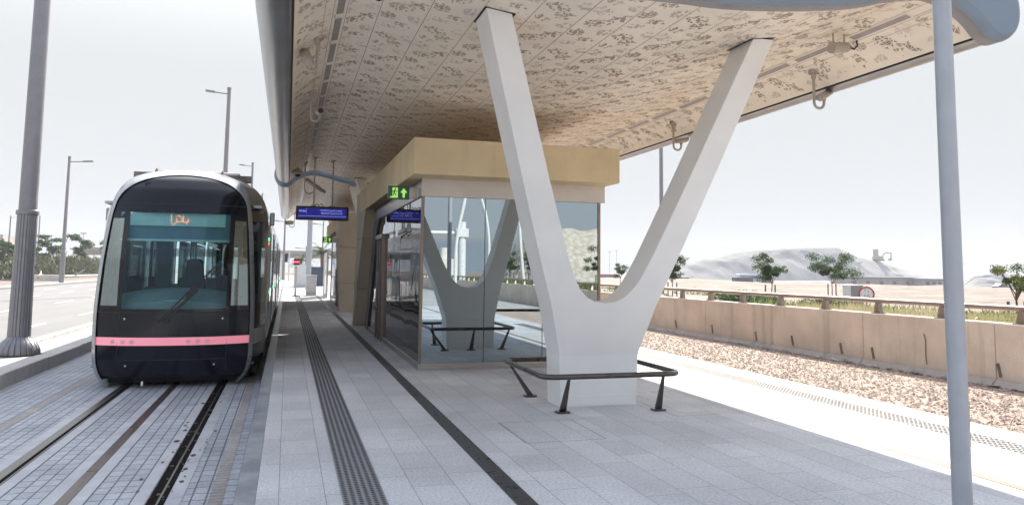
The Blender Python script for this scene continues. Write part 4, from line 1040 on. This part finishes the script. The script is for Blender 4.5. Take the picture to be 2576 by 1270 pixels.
q = MB(); q.bar((x, y, 14.6), (x-1.5, y, 14.75), .1, .08); q.box(x-2.3, x-1.5, y-.16, y+.16, 14.68, 14.82); q.build('luminaire', 'poled', nl)
q = MB(); q.tube([(x, y, -.11), (x, y, -.095)], .39, 28); q.build('foot_gasket', 'rubber', nl)
def lamp(x, y, z0, zt, arm, label, r=.11, group='distant street lamps', name='street_lamp', m='poled'):
    root = thing(name, (x, y, z0), label, 'street lamp', group)
    q = MB(); q.tube([(x, y, z0), (x, y, z0+2.6)], r*1.5, 12); q.tube([(x, y, z0+2.6), (x, y, zt)], [r*1.15, r*.75], 12); q.tube([(x, y, zt-.05), (x, y, zt+.14)], r*.9, 10); q.build('shaft', m, root)
    q = MB()
    for a in (arm if isinstance(arm, (list, tuple)) else [arm]):
        s = 1 if a > 0 else -1; q.tube([(x, y, zt-.35), (x+a*.62, y, zt-.28)], .05, 8); q.obox((x+a*.8, y, zt-.24), (abs(a)*.22, 0, s*.03), (0, .13, 0), (-.0, 0, .07))
    q.build('luminaire', m, root, bevel=.02); return root
lamp(-4.65, 59, -.1, 14.65, -1.6, 'tall lamp post rising behind the tram roof, arm to the left', r=.17)
lamp(-4.74, 101, -.1, 14.6, -1.6, 'second lamp post behind the tram, shorter in view', r=.17)
lamp(-4.85, 143, -.1, 14.6, -1.6, 'third and smallest lamp post just right of the tram shoulder', r=.17)
lamp(-19.2, 76, -.1, 11.1, 1.9, 'lamp post on the far pavement left of the tram, white lower half', r=.14)
lamp(-69.5, 225, -.1, 13.8, 2.2, 'thin distant lamp at the far left edge', r=.2)
lamp(-67, 240, -.1, 14.8, -2.2, 'thin distant lamp just right of the big near post', r=.2)
lamp(-.5, 100, -.1, 7.6, -1.4, 'lamp beside the signals beyond the end of the tram', r=.12)
lamp(4.65, 110, -.1, 7.9, -1.6, 'lamp left of the far shelter leg, behind the palm', r=.10)
lamp(3.3, 150, -.1, 5.4, (-2, 2), 'double-armed lamp above the palm tree', r=.10)
rl_ = thing('tall_mast', (26.2, 50, -.1), 'plain tall grey mast seen between roof beam and right V arm', 'pole')
q = MB(); q.tube([(26.2, 50, -.2), (26.2, 50, 14)], [.17, .12], 14); q.build('shaft', 'poled', rl_)
bp_ = thing('thick_pole', (1.55, 60, -.1), 'thick pale pole below the departure display', 'pole')
q = MB(); q.tube([(1.55, 60, -.12), (1.55, 60, 14)], [.20, .16], 14); q.build('shaft', 'pole', bp_)
for n_, (x, y, zt) in enumerate([(-108, 400, 14), (-88.4, 380, 15.5), (220.8, 500, 15), (226.1, 500, 16), (262, 300, 6.8), (283, 330, 9.5), (356, 330, 7.5), (395, 330, 8.0), (452, 330, 6.5)]):
    lab = ['floodlight mast right of the big near lamp post', 'floodlight mast above the hedge left of the tram', 'left of two masts beside the shelter edge', 'right of two masts beside the shelter edge', 'mast just beyond the digger on the heap', 'mast between heap and grey pole', 'mast just right of the grey pole', 'mast above the right-hand mound', 'mast above the rightmost young tree'][n_]
    root = thing('floodlight_mast', (x, y, -4), 'hazy high '+lab, 'mast', 'distant floodlight masts'); q = MB(); q.tube([(x, y, -5), (x, y, zt)], [.22, .14], 8); q.build('shaft', 'poled', root)
    q = MB(); q.tube([(x, y, zt-.3), (x, y, zt+.1)], 1.3, 10); q.build('lamp_ring', 'poled', root)

# ================================================================== PLATFORM END: signal, cabinets, screen, palms, flyover
sg = thing('tram_signal', (.45, 42.7, 0), 'red bar tram signal on a short white post at the platform end', 'signal')
q = MB(); q.tube([(.45, 42.7, 0), (.45, 42.7, 1.62)], .055, 12); q.build('post', 'polew', sg); q = MB(); q.tube([(.45, 42.7, 0), (.45, 42.7, .05)], .17, 12); q.build('foot', 'poled', sg)
q = MB(); q.box(.31, .62, 42.6, 42.8, 1.68, 2.0); q.build('signal_head', 'bezel', sg, bevel=.02)
q = MB(); q.box(.34, .59, 42.585, 42.598, 1.79, 1.90); q.build('red_bar', 'red', sg)
q = MB(); q.box(.38, .56, 42.60, 42.62, 1.42, 1.50); q.build('number_plate', 'signwhite', sg)
for nm, bx, m, lab in (('equipment_cabinet', (1.02, 1.58, 43.6, 44.1, 0, 1.08), 'polew', 'pale grey cabinet at the end of the platform paving'), ('equipment_cabinet', (.55, 1.9, 66, 68, -.12, 1.75), 'polew', 'large white cabinet behind the red signal'), ('equipment_cabinet', (2.0, 3.15, 70, 71.5, -.12, 1.55), 'bluebox', 'dark charcoal cabinet right of the thick pole')):
    c_ = thing(nm, ((bx[0]+bx[1])/2, bx[2], bx[4]), lab, 'cabinet', 'cabinets beyond the platform'); q = MB(); q.box(*bx); q.build('casing', m, c_, bevel=.02)
    q = MB(); q.box(bx[0]-.03, bx[1]+.03, bx[2]-.04, bx[3]+.03, bx[5]+.002, bx[5]+.05); q.build('lid', m, c_); q = MB(); q.box(bx[0]+.02, bx[1]-.02, bx[2]-.012, bx[2]-.002, bx[4]+.15, bx[4]+.17); q.build('plinth_gap', 'steeld', c_)
pf = thing('screen_wall', (2.2, 41.8, 0), 'white framed louvre screen beside the far shelter', 'screen')
q = MB(); q.box(1.95, 2.0, 40.2, 43.6, 0, .18); q.box(1.95, 2.0, 40.2, 43.6, 1.75, 2.35); q.box(1.93, 2.02, 40.1, 40.2, 0, 2.35); q.box(1.93, 2.02, 43.6, 43.7, 0, 2.2); q.build('frame', 'polew', pf)
q = MB()
for k in range(26): q.box(1.96, 1.985, 40.2, 43.6, .20+k*.06, .235+k*.06)
q.build('louvres', 'polew', pf)
wd = thing('white_barrier_posts', (3.0, 46, 0), 'slim white barrier posts with small red lamps seen through the far shelter glass', 'barrier')
for x in (2.9, 3.2, 3.5):
    q = MB(); q.tube([(x, 46, -.12), (x, 46, 2.2)], .04, 8); q.build('post', 'polew', wd); q = MB(); q.box(x-.06, x+.06, 45.93, 45.96, 1.6, 1.75); q.build('red_lamp', 'red', wd)
for nm, x, y, h, lab in (('palm_tree', 3.3, 78, 3.0, 'larger palm tree left of the far concrete leg'), ('palm_tree', 1.9, 118, 2.6, 'smaller hazy palm tree left of the thick pole')):
    root = thing(nm, (x, y, -.12), lab, 'palm tree', 'palm trees beyond the platform')
    q = MB(); q.tube([(x, y, -.2), (x+.05, y, h*.5), (x, y, h)], [.26, .2, .22], 10); q.build('trunk', 'bark', root)
    q = MB()
    for k in range(46):
        a = rng.random()*6.28; el = -.2+1.3*rng.random(); L = 1.7+.7*rng.random(); p = Vector((x, y, h)); prev = p
        d = Vector((math.cos(a)*math.cos(el), math.sin(a)*math.cos(el), math.sin(el)))
        for s in range(1, 9):
            t = s/8; c = p+d*L*t+Vector((0, 0, -1.1*t*t)); side = d.cross(Vector((0, 0, 1))).normalized()
            for sg_ in (-1, 1):
                for ex in (0, .5):
                    b0 = prev.lerp(c, ex); tip = b0+side*sg_*.34*(1-.5*t)+d*.18+Vector((0, 0, -.14)); q.add([b0, b0+d*.07, tip], [(0, 1, 2)])
            prev = c
    q.build('crown', 'palm', root, smooth=False)
fl = thing('flyover', (20, 250, 5), 'long pale road flyover crossing behind the end of the stop', 'bridge')
q = MB(); q.box(-60, 80, 248, 256, 4.4, 5.9); q.box(-60, 80, 247.4, 248, 5.6, 6.6); q.build('deck', 'far', fl)
q = MB()
for x in range(-50, 80, 26): q.box(x, x+1.5, 250, 254, -1, 4.4)
q.build('piers', 'far', fl)
for n_, (x, y, zt) in enumerate([(-.75, 96, 1.9), (.15, 92, 2.1)]):
    t_ = thing('traffic_light', (x, y, -.1), ['traffic light with white post left of the red signal', 'traffic light with white post right behind the red signal'][n_], 'traffic light', 'traffic lights at the crossing')
    q = MB(); q.tube([(x, y, -.12), (x, y, zt+1.2)], .08, 8); q.build('post', 'polew', t_); q = MB(); q.box(x-.5, x-.15, y-.2, y+.1, zt, zt+1.0); q.build('signal_head', 'bezel', t_)

# ================================================================== VEGETATION
def crown_mb(c, R3, n, leaf, clumps, r=rng):
    b = MB(); vs = []; fs = []
    for cc, cr in clumps:
        for k in range(n//len(clumps)):
            d = r.normal(size=3); d /= np.linalg.norm(d); p = np.array(cc)+d*cr*r.random()**.45*np.array(R3)
            a, e = r.random()*6.28, (r.random()-.5)*2.2; u = np.array([math.cos(a)*math.cos(e), math.sin(a)*math.cos(e), math.sin(e)]); w_ = np.cross(u, r.normal(size=3)); w_ /= np.linalg.norm(w_)+1e-6
            l = leaf*(.6+.8*r.random()); o = len(vs); p2 = p+u*l; m = p+u*l*.5
            vs += [tuple(p), tuple(m+w_*l*.26), tuple(p2), tuple(m-w_*l*.26)]; fs.append((o, o+1, o+2, o+3))
    b.add(vs, fs); return b
def young_tree(x, y, z, h, cw, m, label, lean=0., seed=1, stakes=True, n=1400, group='young staked trees beyond the parapet wall'):
    r = np.random.default_rng(seed); root = thing('young_tree', (x, y, z), label, 'tree', group)
    q = MB(); tp_ = (x+lean, y, z+h*.45); q.tube([(x, y, z-.1), (x+lean*.5+.02, y, z+h*.25), tp_], [.035, .028, .022], 8); cl = []
    for k in range(11):
        a = r.random()*6.28; rr = cw*.5*(.35+.65*r.random()); zz = z+h*(.48+.47*r.random()); rr *= 1-.5*((zz-z)/h-.48); e = (tp_[0]+rr*math.cos(a), y+rr*math.sin(a), zz)
        mid = ((tp_[0]+e[0])/2, (y+e[1])/2, (tp_[2]+e[2])/2+.05); q.tube([tp_ if k % 2 else (x+lean*.8, y, z+h*.36), mid, e], [.014, .009, .004], 5); cl.append((e, cw*(.13+.07*r.random())))
        cl.append((mid, cw*.09))
    q.build('trunk', 'bark', root)
    crown_mb(None, (1, 1, .62), int(n*3), .062*h/2, cl, r).build('crown', m, root, smooth=False)
    if stakes:
        for s in (-.28, .30):
            q = MB(); q.box(x+s-.025, x+s+.025, y-.025, y+.025, z-.1, z+h*.36); q.build('stake', 'stake', root)
    return root
young_tree(18.6, 15.6, .25, 1.78, 1.25, 'leafy', 'young tree with yellow-green leaves at the right edge of the photo', seed=3)
young_tree(32.1, 39.2, -.1, 2.85, 3.2, 'leaf', 'widest young tree, left of the speed limit sign', seed=4, n=2600)
young_tree(24.1, 34.1, -.05, 2.75, 1.9, 'leaf', 'young tree with lopsided crown in front of the white heap', seed=15, lean=.15, n=1600)
young_tree(21.9, 40.5, -.05, 2.7, 1.9, 'leaf', 'young tree half hidden behind the right V arm', seed=6, n=1500)
young_tree(29.3, 64, -.2, 2.7, 1.6, 'leaf', 'small bushy tree between the shelter and the V column', seed=7, stakes=False, n=1300)
# hedge and trees on the left
hb = MB(); vs = []; fs = []
for k in range(30000):
    y = 88+rng.random()*130; x = -26-(y-100)*.10-rng.random()**1.5*7; hh = 2.1+.25*math.sin(y*.35)+.3*math.sin(y*1.1+1)+.4*mnoise.noise(Vector((y*.8, x*.5, 0)))+(0 if y > 106 else -.8)
    hh = max(.7, hh); z = -.2+hh*rng.random()**.55*(1+.1*rng.normal()); a = rng.random()*6.28; l = .22+.25*rng.random(); o = len(vs)
    u = np.array([math.cos(a)*.5, math.sin(a)*.5, .9])*l; w_ = np.array([-math.sin(a), math.cos(a), .2])*l*.35; p = np.array([x, y, z]); vs += [tuple(p-w_), tuple(p+w_), tuple(p+u+w_*.3), tuple(p+u-w_*.3)]; fs.append((o, o+1, o+2, o+3))
hb.add(vs, fs); tag(hb.build('hedge', 'hedge', smooth=False), 'thick dusty green hedge along the far side of the road', 'hedge')
def umbrella_tree(x, y, h, cw, label, seed):
    r = np.random.default_rng(seed); root = thing('roadside_tree', (x, y, -.15), label, 'tree', 'dark trees behind the hedge'); q = MB(); q.tube([(x, y, -.2), (x+.1, y, h*.5), (x, y, h*.92)], [.16, .11, .05], 8); cl = []
    for k in range(9):
        a = r.random()*6.28; zz = h*(.42+.56*k/8); rr = cw*.5*(.3+.7*r.random()); e = (x+rr*math.cos(a), y+rr*math.sin(a), zz); q.tube([(x, y, zz-.4), e], [.05, .02], 5)
        for s in (.5, 1.0): cl.append(((x+rr*s*math.cos(a), y+rr*s*math.sin(a), zz+.1), cw*.17))
    q.build('trunk', 'bark', root); crown_mb(None, (1, 1, .28), 2000, .34, cl, r).build('crown', 'leaf', root, smooth=False)
umbrella_tree(-37, 138, 5.9, 5.0, 'dark tiered tree just left of the white-based lamp', 11)
umbrella_tree(-33.6, 143, 6.3, 4.2, 'dark tiered tree just right of the white-based lamp', 12)
umbrella_tree(-36.2, 115, 4.4, 4.5, 'dark tree at the left edge of the photo', 13)
umbrella_tree(-31.5, 156, 6.4, 4.0, 'dark tree partly hidden behind the left side of the tram', 14)
umbrella_tree(-36.8, 126, 4.0, 3.6, 'low tree just left of the big near lamp post', 16)
# grasses and shrubs beyond the wall
gm = MB(); vs = []; fs = []
for k in range(16000):
    y = 6+rng.random()*60; x = 12.4+rng.random()**1.2*16+(.15*y); 
    if mnoise.noise(Vector((x*.3, y*.16, 1))) < (.08 if y < 22 else .2): continue
    z = gz(x, y); h = .12+.22*rng.random(); a = rng.random()*6.28; o = len(vs); w_ = .03+.03*rng.random()
    vs += [(x-w_*math.cos(a), y-w_*math.sin(a), z-.05), (x+w_*math.cos(a), y+w_*math.sin(a), z-.05), (x+.15*rng.normal(), y+.15*rng.normal(), z+h)]; fs.append((o, o+1, o+2))
gm.add(vs, fs); tag(gm.build('grass', 'grass', smooth=False), kind='stuff')
gm = MB(); vs = []; fs = []
for c in range(150):
    cy = 5+rng.random()*12; cx_ = 12.1+rng.random()*2.2
    for k in range(34):
        x, y = cx_+.12*rng.normal(), cy+.2*rng.normal(); h = .16+.24*rng.random(); z = gz(x, y); o = len(vs); w_ = .012; dx, dy = .08*rng.normal(), .10*rng.normal()
        vs += [(x, y-w_, z), (x, y+w_, z), (x+dx, y+dy, z+h)]; fs.append((o, o+1, o+2))
gm.add(vs, fs); tag(gm.build('dry_grass', 'drygrass', smooth=False), kind='stuff')
for n_, (x, y, rr, hh, lab) in enumerate([(15.0, 11.2, 1.5, .42, 'low green shrub below the speed limit sign'), (15.4, 8.6, 1.6, .38, 'low spreading shrub right of the speed limit sign'), (16.2, 14.6, 1.1, .30, 'low shrub left of the speed limit sign'), (15.6, 6.4, 1.3, .38, 'low shrub behind the grey pole'), (20, 30, 1.3, .7, 'olive shrub just right of the right V arm'), (22, 27, 1.0, .5, 'olive shrub below the lopsided tree')]):
    root = thing('shrub', (x, y, gz(x, y)), lab, 'shrub', 'shrubs beyond the parapet wall'); cl = [((x+rr*.8*rng.normal()*.5, y+rr*rng.normal()*.6, gz(x, y)+hh*.4), rr*.45) for _ in range(8)]
    crown_mb(None, (1, 1, hh/rr*.9), 2200, .11, cl).build('foliage', 'grass' if n_ < 4 else 'leaf', root, smooth=False)
ip = thing('irrigation_pipe', (12.0, 9, .6), 'brown irrigation pipe lying on the ground behind the wall', 'pipe')
q = MB(); q.tube([(11.9, 11.8, .70), (11.92, 9.0, .72), (11.94, 7.2, .72), (12.0, 7.0, .70), (12.05, 6.95, .6)], .022, 8); q.build('tube', 'bronzepaint', ip)

# ================================================================== RIGHT: sign, boxes, far objects
sn = thing('speed_limit_sign', (22.9, 25.9, 0), 'round red-rimmed 60 speed limit sign beyond the guard rail', 'sign')
def disc(c, r, n, ex, ey): return [Vector(c)+Vector(ex)*r*math.cos(t)+Vector(ey)*r*math.sin(t) for t in np.linspace(0, 2*math.pi, n+1)[:-1]]
ex = Vector((.83, -.56, 0)).normalized(); ez = Vector((0, 0, 1)); ny = ex.cross(ez)*1.0; ny = Vector((-.56, -.83, 0)).normalized()
sc0 = Vector((22.9, 25.9, .74))
q = MB(); A = disc(sc0, .31, 40, ex, ez); q.add(A+[p-ny*.02 for p in A], [tuple(range(40)), tuple(range(79, 39, -1))]+[(i, (i+1) % 40, (i+1) % 40+40, i+40) for i in range(40)]); rim = q.build('sign_plate', 'signred', sn)
q = MB(); q.add(disc(sc0+ny*.004, .245, 40, ex, ez), [tuple(range(40))]); q.build('white_face', 'signwhite', rim, smooth=False)
q = MB(); text_mb('60', .23, sc0+ny*.007-ez*.19, ex, ez, mb=q, center=True); text_mb('\u0666\u0660', .26, sc0+ny*.007+ez*.02, ex, ez, mb=q, center=True); q.build('numerals', 'rubber', rim, smooth=False)
q = MB(); q.tube([(22.9+.03, 25.94, -.1), (22.93, 25.94, .95)], .03, 10); q.build('post', 'poled', sn)
cb = thing('roadside_cabinet', (27.8, 32.5, 0), 'small grey roadside cabinet left of the speed limit sign', 'cabinet'); q = MB(); q.box(27.5, 28.3, 32.2, 32.8, -.1, 1.0); q.build('casing', 'polew', cb, bevel=.02); q = MB(); q.box(27.52, 28.28, 32.19, 32.198, .0, .95); q.build('door', 'poled', cb)
# spoil heaps
def heap(name, pts, y0, depth, seed):
    px_ = [p[0] for p in pts]; pz = [p[1] for p in pts]; rows_ = []
    xs_ = np.linspace(px_[0], px_[-1], 150)
    for v in np.linspace(-1, 1, 64):
        row = []
        for x in xs_:
            ridge = float(np.interp(x, px_, pz)); s = max(0, 1-abs(v)**1.15)
            zb = -5.0; h = (ridge-zb)*s
            n_ = mnoise.fractal(Vector((x*.04+seed, v*1.5, 0)), 1., 2., 5)*2.2*s*(1-abs(s-1)*.2)*.7+mnoise.noise(Vector((x*.16+v*3, v*2.5, seed)))*.9*s*(1-s)*3
            row.append((x+v*8, y0+v*depth, zb+h+n_*(.35 if s > .93 else 1)*(min(1, (ridge+5)/6))))
        rows_.append(row)
    q = MB(); q.grid(rows_); return tag(q.build(name, 'hill', angle=60), kind='structure')
heap('spoil_heap_hill', [(150, -5), (166, .5), (183, 6.4), (189, 7.2), (202, 8.8), (213, 10.4), (220, 11.9), (234, 13.3), (253, 14.3), (278, 15.4), (284, 13.2), (290, 10.6), (303, 8.8), (318, 5.3), (331, 1.5), (344, -4.5)], 335, 27, 1)
heap('mound_hill', [(268, -5), (278, 1.2), (290, 2.2), (306, 1.4), (330, 2.8), (360, 2), (400, -4)], 252, 12, 9)
heap('low_mound_hill', [(100, -4.8), (120, -3.2), (150, -1.8), (190, -1.6), (225, -1.3), (265, -2.2), (300, -4.8)], 262, 20, 5)
ex_ = thing('excavator', (303, 333, 8), 'hazy excavator working on the right slope of the white heap', 'excavator')
ox, oy, oz_ = 304, 333, 8.4
q = MB(); q.box(ox-4, ox+1, oy-1.5, oy+1.5, oz_+1, oz_+2.6); q.build('upper_body', 'excav', ex_, bevel=.2); q = MB(); q.box(ox-3.8, ox-1.8, oy-1, oy+1, oz_+2.6, oz_+6.2); q.build('cab', 'excav', ex_, bevel=.2)
q = MB(); q.box(ox-4, ox+1.6, oy-1.8, oy-1, oz_, oz_+.9); q.box(ox-4, ox+1.6, oy+1, oy+1.8, oz_, oz_+.9); q.build('track', 'dirt', ex_, bevel=.3)
q = MB(); q.bar((ox+.5, oy, oz_+2), (ox+3, oy, oz_+4.4), .6, .7); q.bar((ox+3, oy, oz_+4.4), (ox+7, oy, oz_+4.2), .5, .6); q.build('boom', 'excav', ex_); q = MB(); q.bar((ox+7.4, oy, oz_+4.6), (ox+7, oy, oz_+1.4), .4, .5); q.build('arm', 'excav', ex_)
q = MB(); q.prism([(-.9, 0), (.7, .2), (.6, 1.4), (-.3, 1.2)], lambda a, b: (ox+6.5+a, oy-.6, oz_+.2+b), lambda a, b: (ox+6.5+a, oy+.6, oz_+.2+b)); q.build('bucket', 'dirt', ex_)
for nm, c, s, m, lab, cat in (('water_tank', (112, 170, -1.9), (4.8, 2.5, 2.2), 'bluebox', 'wider dark blue tank on the desert plain', 'tank'), ('water_tank', (119, 170, -1.9), (1.7, 1.7, 2.2), 'bluebox', 'narrow dark blue tank right of its wider neighbour', 'tank'), ('container', (88, 200, -2), (5.5, 2.4, 2.6), 'purple', 'purple container beside the shelter edge', 'container'), ('container', (91, 240, -2.6), (8, 3, 6), 'bus', 'pale grey container block behind the small bushy tree', 'container')):
    t_ = thing(nm, c, lab, cat); q = MB(); q.box(c[0]-s[0]/2, c[0]+s[0]/2, c[1]-s[1]/2, c[1]+s[1]/2, c[2], c[2]+s[2]); q.build('shell', m, t_, bevel=.12)
    q = MB()
    for k in range(5): xx = c[0]-s[0]/2+s[0]*(k+.5)/5; q.box(xx-.06, xx+.06, c[1]-s[1]/2-.08, c[1]-s[1]/2-.002, c[2]+.1, c[2]+s[2]-.1)
    q.build('rib', 'dirt', t_)
bs = thing('bus', (150, 213, -2), 'hazy pale blue bus at the foot of the heap', 'bus')
q = MB(); q.box(138.5, 149.5, 212, 214.6, -2.0, .9); q.build('body', 'bus', bs, bevel=.25); q = MB(); q.box(138.8, 149.2, 211.93, 211.99, -.4, .4); q.build('window_band', 'bluebox', bs)
for x in (141, 147): q = MB(); q.tube([(x, 211.9, -2.1), (x, 212.4, -2.1)], .5, 14); q.build('wheel', 'rubber', bs)
cr = thing('parked_car', (176, 155, -3), 'small dark hazy car below the right-hand mound', 'car')
q = MB(); q.prism([(-2.2, .25), (2.2, .25), (2.25, .85), (1.3, 1.0), (.7, 1.5), (-1.0, 1.5), (-1.7, 1.0), (-2.2, .9)], lambda a, b: (181+a, 155, b-2.2), lambda a, b: (181+a, 156.8, b-2.2)); q.build('body', 'carpaint', cr, bevel=.1)
q = MB(); q.box(180.1, 181.6, 154.9, 154.97, -1.2, -.8); q.build('window', 'bluebox', cr)
for a in (-1.4, 1.4): q = MB(); q.tube([(181+a, 154.9, -1.9), (181+a, 155.2, -1.9)], .33, 14); q.build('wheel', 'rubber', cr)
for nm, c, s, lab in (('site_shed', (212, 232, -3.4), (30, 8, 3.6), 'long low flat-roofed shed at the foot of the heap'), ('site_shed', (233, 226, -3.4), (14, 6, 3.2), 'shorter shed left of the grey pole'), ('site_shed', (122, 225, -3), (12, 6, 2.6), 'low huts right of the V column')):
    t_ = thing(nm, c, lab, 'shed', 'sheds on the desert plain'); q = MB(); q.box(c[0]-s[0]/2, c[0]+s[0]/2, c[1], c[1]+s[1], c[2], c[2]+s[2]); q.build('wall', 'far', t_)
    q = MB(); q.box(c[0]-s[0]/2-1, c[0]+s[0]/2+1, c[1]-1, c[1]+s[1]+1, c[2]+s[2], c[2]+s[2]+.25); q.build('roof', 'bus', t_)
    q = MB()
    for k in range(5): xx = c[0]-s[0]/2+s[0]*(k+.5)/5; q.box(xx-.8, xx+.8, c[1]-.08, c[1]-.01, c[2]+1, c[2]+2.2)
    q.build('window', 'bluebox', t_)
# ================================================================== LEFT: debris, tower
tb = thing('distant_tower', (-95, 300, -1), 'pale banded tower at the left edge of the photo', 'building')
q = MB(); q.box(-104, -94.6, 300, 312, -1, 11.5); q.build('wall', 'far', tb)
q = MB()
for k in range(14): q.box(-104.1, -94.5, 299.8, 299.98, .2+k*.8, .5+k*.8)
q.build('window_band', 'bus', tb)
for nm, c, s, lab in (('concrete_block', (-26.0, 92, -.14), (1.5, 1.2, 1.0), 'square white block standing on the verge'), ('concrete_block', (-24.2, 88, -.14), (4.4, 1.0, .62), 'long white block lying on the verge'), ('concrete_block', (-25.0, 85.6, -.14), (1.4, 1.2, .55), 'small broken white block on the verge')):
    t_ = thing(nm, c, lab, 'block', 'white concrete blocks on the verge'); q = MB(); q.prism([(-.5, 0), (.5, 0), (.46, 1), (-.47, .96)], lambda a, b: (c[0]+a*s[0], c[1]-s[1]/2, c[2]+b*s[2]), lambda a, b: (c[0]+a*s[0]*.97, c[1]+s[1]/2, c[2]+b*s[2])); q.build('block', 'block', t_, bevel=.04)
    q = MB(); q.box(c[0]-.1, c[0]+.1, c[1]-s[1]/2-.02, c[1]-s[1]/2-.002, c[2]+s[2]*.4, c[2]+s[2]*.6); q.build('slot', 'dirt', t_)
fp = thing('fallen_pole', (-27, 112, -.1), 'fallen white pole lying along the foot of the hedge', 'pole'); q = MB(); q.tube([(-27.5, 108, .05), (-24.5, 118, .1)], .14, 8); q.build('shaft', 'polew', fp); q = MB(); q.bar((-26.6, 111, .1), (-25.6, 112, .9), .15, .15); q.build('arm', 'poled', fp)
wbk = [thing('kerb_stone', (x, y, -.05), lab, 'kerb stone', 'black and white kerb stones on the verge') for x, y, lab in ((-27.5, 93, 'white painted kerb stone in front of the hedge'),(-26.6, 93.5, 'black painted kerb stone in front of the hedge'))]
for t_, m in zip(wbk, ('block', 'rubber')): c = t_.location; q = MB(); q.box(c[0]-.44, c[0]+.44, c[1]-.2, c[1]+.2, c[2]-.1, c[2]+.3); q.build('stone', m, t_, bevel=.03)

# ================================================================== BEHIND THE CAMERA (seen mirrored in the shelter glass)
V = lambda yv: 23.74-yv
gt = thing('sign_gantry', (12.5, V(56), 0), 'white gantry pole with side arm mirrored in the shelter glass', 'gantry')
gx0, gy0 = 12.6, V(56)
q = MB(); q.tube([(gx0, gy0, -.3), (gx0, gy0, 5.1)], .28, 16); q.tube([(gx0+.2, gy0, 4.25), (gx0-3.2, gy0, 4.25)], .15, 12); q.box(gx0-.5, gx0+.4, gy0-.35, gy0+.35, 3.95, 4.6); q.build('frame', 'polew', gt)
for n_, pts in enumerate([[(12.6, V(50), -.3), (13.1, V(50), 2), (12.9, V(50), 5), (12.0, V(50), 8), (11.6, V(50), 11)], [(10.0, V(46), -.3), (10.0, V(46), 3), (10.5, V(46), 6), (10.9, V(46), 9), (10.9, V(46), 12)], [(14.4, V(46), -.3), (14.1, V(46), 4), (13.9, V(46), 7), (13.9, V(46), 10)]]):
    t_ = thing('curved_white_pole', pts[0], ['white curved pole mirrored beside the gantry', 'white curved pole mirrored left of the gantry arm', 'white curved pole mirrored between two trees'][n_], 'pole', 'curved white poles behind the camera'); q = MB(); q.tube(catmull(pts, 5), .10, 12); q.build('shaft', 'polew', t_)
tk = thing('white_plant_room', (13.5, V(80), 0), 'small white plant building mirrored at the left of the glass', 'building'); q = MB(); q.box(15.6, 18.4, V(82), V(80), -.2, 2.6); q.tube([(16.3, V(81), 2.6), (16.3, V(81), 3.8)], .5, 12); q.tube([(17.6, V(81), 2.6), (17.6, V(81), 3.8)], .2, 12); q.build('wall', 'block', tk)
rb = MB(); rows_ = []
for v in np.linspace(0, 1, 18): rows_.append([(x, -31-v*13+.8*mnoise.noise(Vector((v*5, x*.3, 1))), -.3+float(np.interp(x, [15.5, 18.5, 20.5, 23, 60], [.2, .9, 4.6, 5.6, 6]))*min(1, v*1.3)+.35*mnoise.noise(Vector((v*7, x*.8, 4)))) for x in np.arange(15.5, 60, .8)])
rb.grid(rows_); struct('rubble_bank_hill', rb, 'rock', angle=60)
for n_, (x, yv, h) in enumerate([(15.2, 52, 2.4), (16.2, 50, 2.5), (17.2, 40, 2.6)]):
    young_tree(x, V(yv), .4, h, 1.7, 'leaf', ['young tree mirrored in the middle glass pane', 'second young tree mirrored beside the V arm', 'staked tree mirrored in the right glass pane'][n_], seed=30+n_, group='young trees behind the camera')
gm = MB(); vs = []; fs = []
for k in range(9000):
    y = -48+rng.random()*46; x = 12.2+rng.random()*6.5; z = .4; h = .2+.35*rng.random(); a = rng.random()*6.28; o = len(vs); w_ = .06
    vs += [(x-w_*math.cos(a), y-w_*math.sin(a), z-.1), (x+w_*math.cos(a), y+w_*math.sin(a), z-.1), (x+.2*rng.normal(), y+.2*rng.normal(), z+h)]; fs.append((o, o+1, o+2))
gm.add(vs, fs); tag(gm.build('ground_cover', 'grass', smooth=False), kind='stuff')

# ================================================================== HAZE
HAZE = True
if HAZE:
    hz = MB(); hz.box(-700, 900, -150, 900, -8, 40); hm = bpy.data.materials.new('haze'); hm.use_nodes = True; nt = hm.node_tree; nt.nodes.clear()
    o = nt.nodes.new('ShaderNodeOutputMaterial'); pv = nt.nodes.new('ShaderNodeVolumePrincipled'); pv.inputs['Color'].default_value = (.88, .92, 1, 1); pv.inputs['Density'].default_value = .00055; pv.inputs['Anisotropy'].default_value = .0
    nt.links.new(pv.outputs[0], o.inputs['Volume']); tag(hz.build('haze', hm, smooth=False), kind='stuff')
